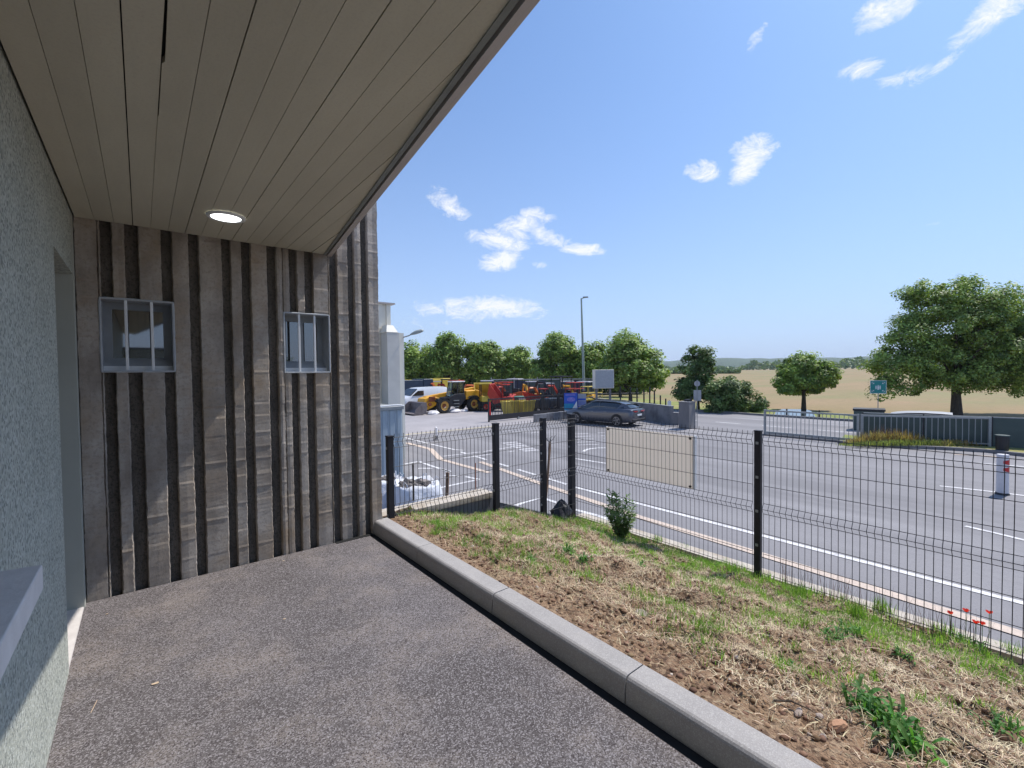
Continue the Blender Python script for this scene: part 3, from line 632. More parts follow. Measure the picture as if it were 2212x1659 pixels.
def zs_at(x, y):
    i = np.clip(np.round((y-Y0)/(Y1-Y0)*(ny-1)).astype(int), 0, ny-1); j = np.clip(np.round((x-X0)/(X1-X0)*(nx-1)).astype(int), 0, nx-1); return gz[i, j]
def density(x, y):
    return .5+.5*np.sin(x*2.9+1.3*np.sin(y*2.1)+.7)*np.sin(y*2.3+1.7*np.sin(x*1.7))
# straw
n = 135000; x = RNG.uniform(1.87, 4.70, n); y = -1.2+5.4*RNG.random(n)
keep = RNG.random(n) < np.clip((.25+.85*density(x*1.7, y*1.9))*np.clip((x-1.80)/.55, .08, 1), 0, 1); x, y = x[keep], y[keep]; n = len(x)
P_ = np.stack([x, y, zs_at(x, y)+.002], 1)
o = blades('dry_straw', P_, RNG.uniform(.010, .055, n)*(1+.9*(RNG.random(n)<.12)), RNG.uniform(.0016, .0042, n), RNG.uniform(.6, 1.5, n), 'straw', flat=True); o['kind'] = 'stuff'
# green grass: tufts, much denser along the fence
tx, ty = [], []
for k in range(2000):
    a = random.random()
    cx = 4.75-abs(random.gauss(0, .9)) if a < .22 else random.uniform(1.95, 4.6); cy = random.uniform(-1.1, 4.2)
    if cx < 1.9: continue
    if a > .22 and density(np.array(cx*1.3), np.array(cy*.9)) > .28+.12*(cx-2)+.08*cy: continue
    m_ = int(random.uniform(10, 46)); s_ = random.uniform(.012, .055)
    tx += list(RNG.normal(cx, s_, m_)); ty += list(RNG.normal(cy, s_, m_))
x = np.clip(np.array(tx), 1.88, 4.72); y = np.clip(np.array(ty), -1.2, 4.24); n = len(x)
hh = RNG.uniform(.015, .075, n)*(1+.5*np.clip(x-3.9, 0, 1))
o = blades('green_grass', np.stack([x, y, zs_at(x, y)], 1), hh, RNG.uniform(.0022, .0045, n), RNG.uniform(.1, .85, n), 'grass'); o['kind'] = 'stuff'
# soil crumbs
def lumps(n, xr, yr, smin, smax):
    ico = [(0,0,1),(.89,0,.45),(.28,.85,.45),(-.72,.53,.45),(-.72,-.53,.45),(.28,-.85,.45),(.72,.53,-.45),(-.28,.85,-.45),(-.89,0,-.45),(-.28,-.85,-.45),(.72,-.53,-.45),(0,0,-1)]
    tri = [(0,1,2),(0,2,3),(0,3,4),(0,4,5),(0,5,1),(1,6,2),(2,7,3),(3,8,4),(4,9,5),(5,10,1),(2,6,7),(3,7,8),(4,8,9),(5,9,10),(1,10,6),(6,11,7),(7,11,8),(8,11,9),(9,11,10),(10,11,6)]
    x = RNG.uniform(*xr, n); y = RNG.uniform(*yr, n); s = smin+(smax-smin)*RNG.random(n)**3
    V = np.array(ico)[None]*s[:, None, None]*RNG.uniform(.6, 1.25, (n, 12, 1))*np.array([1, 1, .65]); V += np.stack([x, y, zs_at(x, y)], 1)[:, None]
    F = (np.array(tri)[None]+(np.arange(n)*12)[:, None, None]).reshape(-1, 3)
    return V.reshape(-1, 3), F
M['crumb'] = mat('soil_crumb', (.26, .16, .095), (.14, .08, .045), scale=9, rough=.97, island=.3)
V_, F_ = lumps(16000, (1.84, 4.7), (-1, 4.2), .003, .020); o = raw('soil_crumbs', V_, F_, 'crumb'); o['kind'] = 'stuff'
M['chip'] = mat('pale_chip', (.55, .47, .40), (.40, .31, .25), scale=9, rough=.9, island=.3)
V_, F_ = lumps(420, (1.86, 4.6), (-.6, 4.1), .003, .017); o = raw('gravel_chips', V_, F_, 'chip'); o['kind'] = 'stuff'
# broad leaved weeds
def leaf_ribbon(b, p, az, ln, wd, rise, droop):
    pts = []; d = Vector((math.cos(az), math.sin(az), 0)); s = Vector((-d.y, d.x, 0))
    for i in range(5):
        t = i/4; c = p+d*ln*t*(1-.12*t)+Vector((0, 0, rise*math.sin(t*PI*.6)-droop*t*t)); w = wd*math.sin(PI*(.08+.86*t))*.5
        pts += [c-s*w+Vector((0, 0, w*.35)), c+Vector((0, 0, 0)), c+s*w+Vector((0, 0, w*.35))]
    b.add(pts, [(i*3+k, i*3+k+1, (i+1)*3+k+1, (i+1)*3+k) for i in range(4) for k in (0, 1)])
def weed(x, y, size, label, nl=16, m='weed', name='weed'):
    z = soil_z(x, y); b = MB(); r = random
    for k in range(int(nl*2.6)):
        leaf_ribbon(b, Vector((r.gauss(0, size*.26), r.gauss(0, size*.26), .004)), r.uniform(0, 2*PI), size*r.uniform(.25, .8), size*r.uniform(.05, .13), size*r.uniform(.1, .6), size*r.uniform(0, .35))
    return tag(b.build(name, m, loc=(x, y, z)), label, 'weed', 'green weeds on the planted strip')
def gp(u, v):   # where the line of sight meets the strip
    p = atz(u, v, -.1)
    for _ in range(14): p = atz(u, v, soil_z(p.x, p.y)) if 1.8 < p.x < 4.9 else p
    return p
wl = [(1225,1195,.14,22,'larger leafy weed of the pair in the far half of the strip'),(1150,1210,.09,12,'small green weed left of the larger pair, halfway to the long kerb'),(943,1132,.08,12,'small green weed nearest the corner post, at the far end of the kerb'),
      (1262,1212,.11,16,'leafy green weed just right of the larger pair, towards the fence'),(1878,1535,.17,24,'big spiky green weed in the near part of the strip beside the brick shard'),(1905,1560,.13,16,'bright grassy weed touching the right side of the big spiky weed'),
      (1950,1610,.16,26,'leafy weed patch at the bottom edge right of the big spiky weed'),(1040,1160,.07,10,'tiny green weed between the corner post and the leafy pair'),(2165,1585,.12,16,'green weed at the right edge of the bottom corner'),(1385,1225,.08,12,'small flat green weed below the shrub on the fence'),
      (1950,1415,.08,14,'small pointed weed in bare soil in the right part of the strip'),(2100,1400,.12,18,'green weed below the poppies near the fence foot'),(1700,1440,.07,9,'tiny weed above the twig in the middle foreground'),(1800,1380,.1,14,'slender weed left of the dense tuft by the fence'),(1835,1370,.12,18,'dense green tuft weed in the middle of the right part')]
for u, v, s_, k, lb_ in wl:
    p = gp(u, v); weed(p.x, p.y, s_, lb_, k)
# tall grass tufts along the fence foot
def tuft(u, v, h, k, label, sp=.04, m='grass'):
    p = gp(u, v); n = k; pts = np.stack([RNG.normal(0, sp, n), RNG.normal(0, sp, n), np.zeros(n)], 1)
    o = blades('grass_tuft', pts, RNG.uniform(.5, 1, n)*h, RNG.uniform(.003, .005, n), RNG.uniform(.05, .6, n), m); o.location = (p.x, p.y, p.z); return tag(o, label, 'grass tuft', 'tall grass tufts by the fence')
for u, v, h, k, lb_ in ((1850,1335,.16,160,'broad bright grass tuft at the fence foot below the red dry weeds'),(1905,1325,.15,130,'grass tuft just right of the broad bright one at the fence foot'),(1735,1290,.14,90,'grass tuft at the fence foot right of the middle post'),
                      (1580,1235,.10,90,'low grass tuft at the fence foot left of the middle post'),(2035,1370,.13,90,'grass tuft at the fence foot under the poppies'),(1655,1260,.13,60,'grass tuft around the foot of the middle fence post'),(2190,1420,.14,110,'tall grass tuft at the right edge by the fence'),(1480,1190,.1,90,'low grass tuft at the fence foot right of the shrub'),(1420,1170,.1,80,'low grass tuft hugging the shrub on its right')):
    tuft(u, v, h, k, lb_)
# shrub on the fence
def shrub(x, y, z, h, w, nleaf, ls, label, seed, m='shrub', name='shrub', cat='shrub', stems=7):
    r = random.Random(seed); t = thing(name, label, cat, (x, y, z)); s = MB(); lv = MB()
    for k in range(stems):
        a = r.uniform(0, 2*PI); e = r.uniform(.1, .5)*w; hh = h*r.uniform(.55, 1) if k else h
        tip = Vector((e*math.cos(a), e*math.sin(a), hh)); base = Vector((r.gauss(0, .02), r.gauss(0, .02), 0)); mid = base.lerp(tip, .5)+Vector((r.gauss(0, .02), r.gauss(0, .02), 0))
        s.tube([base, mid, tip], [.006, .004, .002], 5)
        for i in range(int(nleaf/stems)):
            f = r.uniform(.18, 1.02); c = base.lerp(tip, f); az = r.uniform(0, 2*PI); d = Vector((math.cos(az), math.sin(az), r.uniform(-.2, .9))).normalized(); c = c+d*.01
            q = d.cross(Vector((0, 0, 1))).normalized(); nrm = q.cross(d); L_ = ls*r.uniform(.6, 1.2); wdt = L_*.42
            lv.add([c, c+d*L_*.5+q*wdt/2+nrm*.004, c+d*L_, c+d*L_*.5-q*wdt/2+nrm*.004], [(0, 1, 2, 3)])
    s.build('stems', 'bark', t); lv.build('foliage', m, t); return t
p = atz(1348, 1168, -.54)
shrub(p.x-.05, p.y, -.56, .60, .55, 1700, .055, 'green leafy shrub growing through the mesh fence left of the middle post', 3, stems=14)
# poppies and dry reddish weeds beyond the fence
def poppy(u, v, label):
    x = FX+.06 if u > 2060 else FX-.05; p = atx(u, v, x); zb = -.58; t = thing('poppy', label, 'poppy', (p.x, p.y, zb), 0, 'red poppies at the fence')
    h = p.z-zb; b = MB(); b.tube([(0, .01, 0), (.01, 0, h*.5), (0, 0, h)], .002, 5); b.build('stem', 'weed', t)
    b = MB()
    for k in range(5):
        a = 2*PI*k/5+random.random(); d = Vector((math.cos(a), math.sin(a), 0)); s = Vector((-d.y, d.x, 0)); c = Vector((0, 0, h))
        b.add([c, c+d*.010-s*.012+Vector((0,0,.012)), c+d*.021-s*.007+Vector((0,0,.018)), c+d*.021+s*.007+Vector((0,0,.02)), c+d*.010+s*.012+Vector((0,0,.01))], [(0,1,2,3,4)])
    b.build('petals', 'poppy', t)
for u, v, l_ in ((2052,1327,'red poppy, leftmost of the group at the fence'),(2087,1322,'red poppy, second from the left at the fence'),(2137,1326,'red poppy, rightmost of the group at the fence'),(2122,1350,'red poppy, lowest of the group at the fence'),(2108,1347,'red poppy just left of the lowest one')): poppy(u, v, l_)
rp = RNG.random((260, 2)); pts = np.stack([FX+.05+rp[:, 0]*.08, .35+rp[:, 1]*1.35, np.full(260, -.6)], 1)
o = blades('dry_red_weeds', pts, RNG.uniform(.12, .36, 260), RNG.uniform(.002, .004, 260), RNG.uniform(.0, .4, 260), 'stem'); o['kind'] = 'stuff'
# stones, twigs, shards on the soil
def stone(u, v, sx, sy, sz, label, m='stone', name='stone', cat='stone', seed=1, rz=0.):
    p = gp(u, v); r = random.Random(seed); b = MB(); n = 9; vs = []
    for j, (zz, rr) in enumerate(((-.3, .8), (.1, 1), (.55, .9), (.8, .6))):
        for i in range(n):
            a = 2*PI*i/n; q = rr*r.uniform(.85, 1.1); vs.append((sx*q*math.cos(a), sy*q*math.sin(a), sz*(zz+r.uniform(-.08, .08))))
    fs = [(j*n+i, j*n+(i+1) % n, (j+1)*n+(i+1) % n, (j+1)*n+i) for j in range(3) for i in range(n)]+[tuple(3*n+i for i in range(n))]
    b.add(vs, fs); o = b.build(name, m, loc=(p.x, p.y, p.z)); o.rotation_euler = (r.gauss(0, .1), r.gauss(0, .1), rz); return tag(o, label, cat)
stone(1385,1330,.075,.045,.03,'pale flat stone with a dark hollow beside it in the middle of the strip',seed=4,rz=.5)
stone(1808,1572,.048,.022,.03,'orange brick shard left of the big spiky weed','brickc','brick_shard','brick shard',5,-.5)
stone(1840,1462,.035,.022,.02,'small tan stone above the big spiky weed','brickc','stone','stone',6)
stone(1725,1540,.03,.015,.012,'long pale chip left of the brick shard',seed=7); stone(1770,1548,.018,.014,.012,'rounded pale pebble between the long chip and the brick shard',seed=8)
stone(1778,1592,.016,.013,.012,'pale pebble directly below the brick shard',seed=9); stone(1718,1500,.042,.016,.008,'flat whitish chip above the pebbles in the foreground',seed=10,rz=.2)
stone(1498,1345,.02,.014,.012,'small white stone right of the flat stone with the hollow',seed=11); stone(1962,1360,.024,.018,.012,'whitish stone near the tall grass by the fence',seed=12)
stone(1160,1255,.016,.012,.01,'small pale pebble close to the kerb below the leafy weeds',seed=13); stone(1590,1420,.014,.012,.01,'tiny pale pebble near the kerb joint',seed=14); stone(1020,1180,.018,.014,.01,'pale pebble near the far end of the kerb',seed=15)
stone(1640,1395,.045,.03,.03,'dark brown clod above the twig in the middle foreground','crumb','soil_clod','clod',16); stone(1955,1625,.03,.02,.015,'pinkish flat stone at the bottom edge right of the weeds',seed=17); stone(1700,1410,.05,.035,.03,'brown clod behind the twig near the strip middle','crumb','soil_clod','clod',18); stone(2175,1600,.05,.035,.045,'dark clod at the bottom right corner','crumb','soil_clod','clod',19)
def twig(u0, v0, u1, v1, r_, label, m='bark'):
    a = gp(u0, v0); c = gp(u1, v1); d = c-a; b = MB(); mid = a.lerp(c, .5)+Vector((.012, .008, .012))
    b.tube([Vector((0,0,.008)), mid-a+Vector((0,0,.006)), d+Vector((0,0,.012))], [r_, r_*.8, r_*.5], 5); tag(b.build('twig', m, loc=a), label, 'twig')
twig(1545,1378,1600,1440,.004,'thin dark twig right of the flat stone'); twig(1672,1517,1752,1540,.005,'dark twig near the kerb in the foreground'); twig(1470,1363,1515,1398,.003,'short dark twig under the white stone'); twig(2010,1560,2130,1640,.006,'long brown root across bare soil at the bottom right'); twig(1840,1405,1930,1412,.003,'pale straight straw stalk in the right part','straw'); twig(1395,1375,1490,1378,.003,'pale straw stalk below the flat stone','straw'); twig(1950,1475,2040,1478,.003,'thin stalk above the bottom right bare patch','straw')
twig(1330,1205,1420,1199,.004,'long dry leaf stalk on the grass below the shrub','straw')
# leaf litter scraps on the passage
def scrap(u, v, s_, label, m='straw'):
    p = atz(u, v, .002); b = MB(); n = 7; vs = [(s_*math.cos(2*PI*i/n)*random.uniform(.5, 1), s_*.6*math.sin(2*PI*i/n)*random.uniform(.5, 1), .001+.004*random.random()) for i in range(n)]
    b.add(vs, [tuple(range(n))]); tag(b.build('dry_leaf', m, loc=p), label, 'dry leaf')
scrap(336,1477,.022,'larger dry leaf scrap in the middle of the asphalt passage'); scrap(232,1327,.012,'small dry leaf scrap near the recess threshold'); scrap(612,1212,.012,'tiny dry leaf scrap near the ribbed wall'); scrap(614,1338,.012,'tiny dry leaf scrap in the centre of the passage')
a = atz(196,1540,.004); c = atz(210,1512,.004); b = MB(); b.tube([Vector(), c-a], .0015, 4); tag(b.build('straw_stalk', 'straw', loc=a), 'single pale straw lying on the asphalt near the left wall', 'straw')
# ================================================================== JUST BEYOND THE FENCE
def big_bag(x, y, w, h, label, seed):
    r = random.Random(seed); t = thing('bulk_bag', label, 'bulk bag', (x, y, G), r.uniform(-.3, .3), 'white bulk bags beyond the low wall'); n = 28; rows = 10; vs = []
    for j in range(rows+1):
        f = j/rows; bulge = 1+.13*math.sin(PI*f)-.03
        for i in range(n):
            a = 2*PI*i/n; c, s = math.cos(a), math.sin(a); k = 1/max(abs(c), abs(s))**.78
            q = w/2*bulge*k*(1+r.gauss(0, .02)+.035*math.sin(5*a+j)); vs.append((q*c, q*s, h*f+(r.gauss(0, .03)*h if j == rows else 0)))
    for i in range(n):
        a = 2*PI*i/n; c, s = math.cos(a), math.sin(a); k = 1/max(abs(c), abs(s))**.78; q = w/2*.82*k; vs.append((q*c, q*s, h*.84))
    fs = [(j*n+i, j*n+(i+1) % n, (j+1)*n+(i+1) % n, (j+1)*n+i) for j in range(rows+1) for i in range(n)]+[tuple((rows+1)*n+i for i in range(n))]
    b = MB(); b.add(vs, fs); b.build('sack', 'bagw', t, smooth=True)
    for k, (sx, sy) in enumerate(((1,1),(1,-1),(-1,1),(-1,-1))):
        b = MB(); p0 = Vector((sx*w*.42, sy*w*.36, h*.9)); b.tube([p0, p0+Vector((sx*.03, 0, .14)), p0+Vector((sx*.02, -sy*.12, .17)), p0+Vector((0, -sy*.2, .0))], .012, 5); b.build('lifting_loop', 'bagw', t)
    b = MB()
    for k in range(40):
        a = r.uniform(0, 2*PI); q = w*.36*r.random()**.5; p = Vector((q*math.cos(a), q*math.sin(a), h*.84+r.uniform(0, .12)*(1-q/w))); s_ = r.uniform(.04, .1)
        M_ = Matrix.Rotation(r.uniform(0, 3), 3, Vector((r.random(), r.random(), r.random()+.01)).normalized())
        b.hexa([p+M_@Vector((sx*s_, sy*s_*.7, sz*s_*.5)) for sz in (-1, 1) for sx, sy in ((-1,-1),(1,-1),(1,1),(-1,1))])
    o = b.build('rubble', 'rubble', t); o['kind'] = 'stuff'
p = atz(899, 1118, G); big_bag(p.x, p.y, .9, .80, 'white bulk bag heaped with rubble beyond the low wall, the larger one', 5)
p = atz(853, 1112, G); big_bag(p.x-.1, p.y+.25, .66, .82, 'white bulk bag half hidden behind the corner fence post', 9)
def leanpole(pb, pt, r0, r1, m, name, label, cat, n=7):
    b = MB(); d = Vector(pt)-Vector(pb); b.tube([Vector(), d*.5+Vector((.008, .01, 0)), d], [r0, (r0+r1)/2, r1], n); return tag(b.build(name, m, loc=pb), label, cat)
def atdepth(u, v, dep): return EYE+ray(u, v)*dep
pt = atdepth(967, 1021, 7.6); pb = Vector((pt.x-.12, pt.y-.05, G)); leanpole(pb, pt, .026, .03, 'wood', 'wooden_stake', 'short brown wooden stake standing behind the low wall', 'stake')
pt = atdepth(892, 1001, 9.4); leanpole(Vector((pt.x, pt.y, -1.15)), pt, .02, .02, 'bark', 'tool_shaft', 'dark wooden shaft sticking out of the larger bulk bag', 'tool')
pt = atdepth(1027, 1000, 10.5); leanpole(Vector((pt.x, pt.y, G)), pt, .012, .012, 'rust', 'steel_rod', 'thin rusty steel rod standing on the asphalt', 'rod')
t = thing('leaning_tool', 'wooden pole with twisted wire prongs leaning outside the narrow fence bay', 'pole', (0, 0, 0)); pt = atdepth(1188, 955, 6.75); pb = atdepth(1174, 1095, 6.35); pb = Vector((pb.x, pb.y, -.62)); t.location = pb
b = MB(); b.tube([Vector(), (pt-pb)*.5+Vector((.01, 0, 0)), pt-pb], [.016, .019, .018], 7); b.build('shaft', 'wood', t)
b = MB(); q = pt-pb
for k in range(5):
    s = Vector((.035*(k-2), .02*(k % 2), 0)); b.tube([q, q+s*.8+Vector((0, 0, .03)), q+s*1.3+Vector((0, 0, .06)), q+s*1.2+Vector((.03, 0, .05+.01*k))], .004, 4)
b.build('prongs', 'fence', t)
# black crumpled sack at the corner post
b = MB(); n = 14; rr = random.Random(3); vs = [(0, 0, .26)]
for j, (z_, q_) in enumerate(((.22, .05), (.15, .10), (.07, .15), (0, .17), (-.06, .15))):
    for i in range(n): a = 2*PI*i/n; q = q_*(1+rr.uniform(-.25, .25)); vs.append((q*math.cos(a), q*.8*math.sin(a), z_+rr.uniform(-.02, .02)))
fs = [(0, 1+i, 1+(i+1) % n) for i in range(n)]+[(1+j*n+i, 1+(j+1)*n+i, 1+(j+1)*n+(i+1) % n, 1+j*n+(i+1) % n) for j in range(4) for i in range(n)]
b.add(vs, fs); p = atz(1213, 1118, -.50); tag(b.build('black_sack', 'blk', loc=(p.x, p.y, -.50)), 'crumpled black plastic sack at the foot of the thick corner fence post', 'sack')
# white marker post with a dark base
p = atz(942, 951, G); t = thing('marker_post', 'short white marker post with a dark collar standing on the asphalt', 'post', p)
b = MB(); b.cyl((0,0,.22), (0,0,.60), .075, .07, 14); b.cyl((0,0,.60), (0,0,.64), .07, .03, 14); b.build('tube', 'plasw', t)
b = MB(); b.cyl((0,0,.0), (0,0,.04), .15, .13, 14); b.cyl((0,0,.04), (0,0,.22), .085, .08, 14); b.build('collar', 'conc_d', t)
# red and white spring post
p = atz(2165, 1068, G); t = thing('traffic_post', 'white traffic post with two red reflective bands beyond the fence', 'traffic post', p)
b = MB(); b.cyl((0,0,.05), (0,0,.98), .115, .11, 18); b.build('tube', 'plasw', t, smooth=False)
b = MB(); b.cyl((0,0,.98), (0,0,1.01), .118, .11, 18); b.build('cap', 'plasw', t)
b = MB(); b.cyl((0,0,0), (0,0,.05), .14, .125, 18); b.build('base', 'blk', t)
for zz in (.62, .80):
    b = MB(); n = 18; o_ = []
    for i in range(n+1):
        a = -PI*.95+PI*1.1*i/n; w_ = .075*(1-.6*abs(i/n*2-1)); o_ += [(.1165*math.cos(a), .1165*math.sin(a), zz-w_+.02), (.1165*math.cos(a), .1165*math.sin(a), zz+w_+.03)]
    b.add(o_, [(2*i, 2*i+2, 2*i+3, 2*i+1) for i in range(n)]); b.build('red_band', 'redw', t)
# ================================================================== BUILDINGS LEFT OF CENTRE
t = thing('warehouse_corner', 'pale clad warehouse corner with a grey duct beyond the ribbed wall', 'building', (0, 16, G)); yb_ = 16.
xw = lambda u: aty(u, 760, yb_).x
def zwv(u, v): return aty(u, v, yb_).z-G
x1 = xw(854); zt_ = zwv(854, 655); zl = zwv(840, 716)
b = MB(); b.box(-6, xw(838), 0, 9, 0, zl+.1); b.build('wall', 'cladlow', t)
b = MB(); b.box(-6, x1-.12, .1, 9, zl+.1, zt_-.06); b.build('upper_wall', 'clad', t)
for k in range(6): 
    xx = x1-.14-.33*k; b = MB(); b.box(xx-.16, xx, .05, .098, zl+.1, zt_-.06); b.build('cladding_rib', 'clad', t)
b = MB(); b.box(-6.05, x1+.02, -.02, 9.05, zt_-.055, zt_); b.build('roof_edge', 'trim', t)
xa = aty(837, 760, 15.45).x; xb = aty(874, 760, 15.45).x; zd = zwv(870, 722)
b = MB(); b.box(xa, xb-.2, -.55, -.01, 0, zd); b.build('duct', 'boxgrey', t)
b = MB(); b.box(xb-.197, xb, -.50, 3, 0, zd-.003); b.build('duct_side', 'clad', t)
b = MB(); b.hexa([(xa-.03,-.56,zd+.003),(xa+.42,-.56,zd+.003),(xa+.42,-.0,zd+.003),(xa-.03,0,zd+.003),(xa+.06,-.4,zd+.27),(xa+.3,-.4,zd+.27),(xa+.3,0,zd+.27),(xa+.06,0,zd+.27)]); b.build('hopper', 'clad', t)
t = thing('wall_lamp', 'grey street lamp head on a short arm from the warehouse corner', 'lamp', (xb, 16.2, 1.5)); q = atdepth(877, 727, 16.6)-Vector((xb, 16.2, 1.5)); q2 = atdepth(886, 724, 16.6)-Vector((xb, 16.2, 1.5)); q3 = atdepth(914, 715.5, 16.6)-Vector((xb, 16.2, 1.5))
b = MB(); b.tube([Vector((-.05, 0, q.z-.06)), q, q2], .022, 6); b.build('arm', 'galv', t)
b = MB(); d_ = q3-q2; n = 10; vs = []
for i, (f_, w_, h_) in enumerate(((0, .03, .03), (.12, .07, .06), (.4, .13, .10), (.75, .14, .10), (.95, .09, .06), (1, .03, .02))):
    c = q2+d_*f_
    for k in range(n): a = 2*PI*k/n; vs.append(c+Vector((-_r0.y*0, math.cos(a)*w_, math.sin(a)*h_*(1 if math.sin(a) > 0 else .45)+.01)))
b.add(vs, [(i*n+k, i*n+(k+1) % n, (i+1)*n+(k+1) % n, (i+1)*n+k) for i in range(5) for k in range(n)]+[tuple(range(n)), tuple(5*n+k for k in range(n))]); b.build('lamp_head', 'lamp', t, smooth=True)
# blue grey corrugated container
c0 = aty(821, 880, 12.9); c1 = atz(877, 1032, G); t = thing('steel_container', 'blue-grey corrugated steel container beside the ribbed wall end', 'container', (c1.x, 12.9, G)); H_ = c0.z-G+.02; Wc = 2.6
b = MB(); b.box(-Wc, 0, .03, 2.6, .05, H_-.12); b.build('body', 'cyblue', t)
k = 0; xx = -.02
while xx > -Wc+.1:
    b = MB(); b.prism([(xx-.15, 0), (xx-.03, 0), (xx-.0, .0295), (xx-.18, .0295)], .12, H_-.14, 'z'); 
    o = b.build('corrugation', 'cyblue', t); xx -= .235; k += 1
b = MB(); b.box(-Wc-.03, .03, -.03, 2.63, H_-.118, H_-.03); b.build('top_rail', 'galv', t); b = MB(); b.box(-Wc-.02, .02, -.02, 2.62, 0, .1); b.build('base_rail', 'cyblue', t)
b = MB(); b.tube([(-Wc, -.05, H_), (-1.6, -.06, H_+.03), (-.9, -.05, H_-.0), (-.2, -.05, H_+.03), (.03, -.04, H_-.01)], .022, 6); b.build('cable', 'white', t)
# ================================================================== GATES, WALLS, SIGNS IN THE YARD
def railing(name, label, cat, A, B, h, spacing, rail, rz_, m, bottom, group=None, top_r=.035, pk=.022, z0=.08, toph=None):
    A = Vector(A); B = Vector(B); d = B-A; ln = d.length; t = thing(name, label, cat, A, math.atan2(d.y, d.x), group)
    b = MB(); b.box(0, ln, -top_r, top_r, h-2*top_r, h); b.build('top_rail', m, t)
    b = MB(); b.box(0, ln, -.04, .04, z0, z0+bottom); b.build('bottom_rail', m, t)
    n = int(ln/spacing); b = MB(); b.box(-pk/2, pk/2, -pk/2, pk/2, z0+bottom, h-2*top_r); p0 = b.build('picket', m, t, loc=(.05, 0, 0))
    for i in range(1, n): inst(p0, 'picket', t, (.05+i*spacing, 0, 0), (0, random.gauss(0, .006), 0))
    for x in (0, ln): b = MB(); b.box(x-.04, x+.04, -.041, .041, 0, h+.02); b.build('end_post', m, t)
    return t, ln
A = atz(1652, 940, G); Bm = atz(1853, 958, G); C_ = atz(2137, 970, G)
g1, _ = railing('sliding_gate', 'galvanised sliding gate with thin pickets across the far road entrance', 'gate', A, Bm, 1.24, .165, 0, 0, 'galv', .12)
g2, _ = railing('metal_railing', 'galvanised railing with weeds at its foot in front of the green panels', 'railing', (Bm.x+.05, Bm.y-.12, G+.1), (C_.x, C_.y, G+.1), 1.14, .19, 0, 0, 'galv', .04)
# gate track
b = MB(); d = (Bm-A); n_ = Vector((-d.y, d.x, 0)).normalized()
q = [A-d.normalized()*.3-n_*.12, Bm+d.normalized()*.1-n_*.12, Bm+d.normalized()*.1+n_*.12, A-d.normalized()*.3+n_*.12]
b.add([(p.x, p.y, G+.0) for p in q]+[(p.x, p.y, G+.06) for p in q], [(0,3,2,1),(4,5,6,7),(0,1,5,4),(1,2,6,5),(2,3,7,6),(3,0,4,7)]); tag(b.build('gate_track', 'conc_d'), 'dark concrete track under the galvanised sliding gate', 'track')
# verge island with kerb
isl = [(1812, 957), (1850, 962), (1930, 966.5), (2030, 971), (2130, 977), (2230, 988)]
P_ = [atz(u, v, G) for u, v in isl]
b = MB(); 
for a, c in zip(P_, P_[1:]):
    d = (c-a).normalized(); n_ = Vector((-d.y, d.x, 0))*.09
    b.hexa([(p.x, p.y, G) for p in (a-n_, c-n_, c+n_, a+n_)]+[(p.x, p.y, G+.12) for p in (a-n_, c-n_, c+n_, a+n_)])
structure(b.build('island_kerb', 'conc_d'))
back = [p+Vector((2.4, .4, 0)) for p in P_]
b = MB(); b.add([(p.x, p.y, G+.10) for p in P_+back[::-1]], [tuple(range(len(P_)*2))]); structure(b.build('island_verge', 'verge'))
def weedpatch(name, label, u0, u1, v, h, n, m, sp=.5):
    xs_ = RNG.uniform(u0, u1, n); pts = np.array([list(atz(u, v, G+.1)) for u in xs_])+np.stack([RNG.uniform(-.05, sp, n), RNG.normal(0, .1, n), np.zeros(n)], 1)
    prof_ = np.sin(np.clip((xs_-u0)/(u1-u0), .04, .96)*PI)**.5
    o = blades(name, pts, RNG.uniform(.35, 1, n)*h*prof_, RNG.uniform(.012, .03, n), RNG.uniform(.1, .75, n), m); o['kind'] = 'stuff'
M['weedy'] = leafmat('dry_weed', (.42, .33, .14), (.30, .20, .09), trans=.3); M['weedg'] = leafmat('rough_grass', (.26, .30, .09), (.18, .21, .06), trans=.3)
weedpatch('dry_weeds', '', 1828, 2010, 958, .68, 1500, 'weedy', .7); weedpatch('rough_grass', '', 1815, 2130, 963, .30, 2600, 'weedg', .6); weedpatch('dry_weeds', '', 2010, 2110, 963, .33, 700, 'weedy', .6)
weedpatch('red_weed_stalks', '', 1850, 1960, 958, .9, 160, 'stem', .7)
# dark green panel fence behind the railing, pieces one by one
t = thing('panel_fence', 'dark green solid panel fence behind the galvanised railing', 'fence', (25.1, 6.0, G))
PA = atz(1853, 956, G)+Vector((.75, 0, 0)); PB = atz(2212, 974, G)+Vector((.95, -3.5, 0)); d = PB-PA; ln = d.length; t.location = PA; t.rotation_euler.z = math.atan2(d.y, d.x)
x = 0
while x < ln:
    b = MB(); b.box(x+.02, x+1.96, -.02, .02, .05, 1.22); b.build('panel', 'gdark', t); b = MB(); b.box(x-.03, x+.017, -.04, .04, 0, 1.27); b.build('post', 'blk', t); x += 2.0
b = MB(); b.box(0, ln, -.03, .03, 1.223, 1.26); b.build('cap_rail', 'galv', t)
p = atz(2166, 976, G)+Vector((-.25, 0, 0)); t = thing('dark_bin', 'dark round bin standing at the right end of the railing', 'bin', p)
b = MB(); b.cyl((0,0,0), (0,0,.62), .17, .19, 16); b.build('body', 'blk', t); b = MB(); b.cyl((0,0,.622), (0,0,.66), .205, .2, 16); b.build('rim', 'gdark', t)
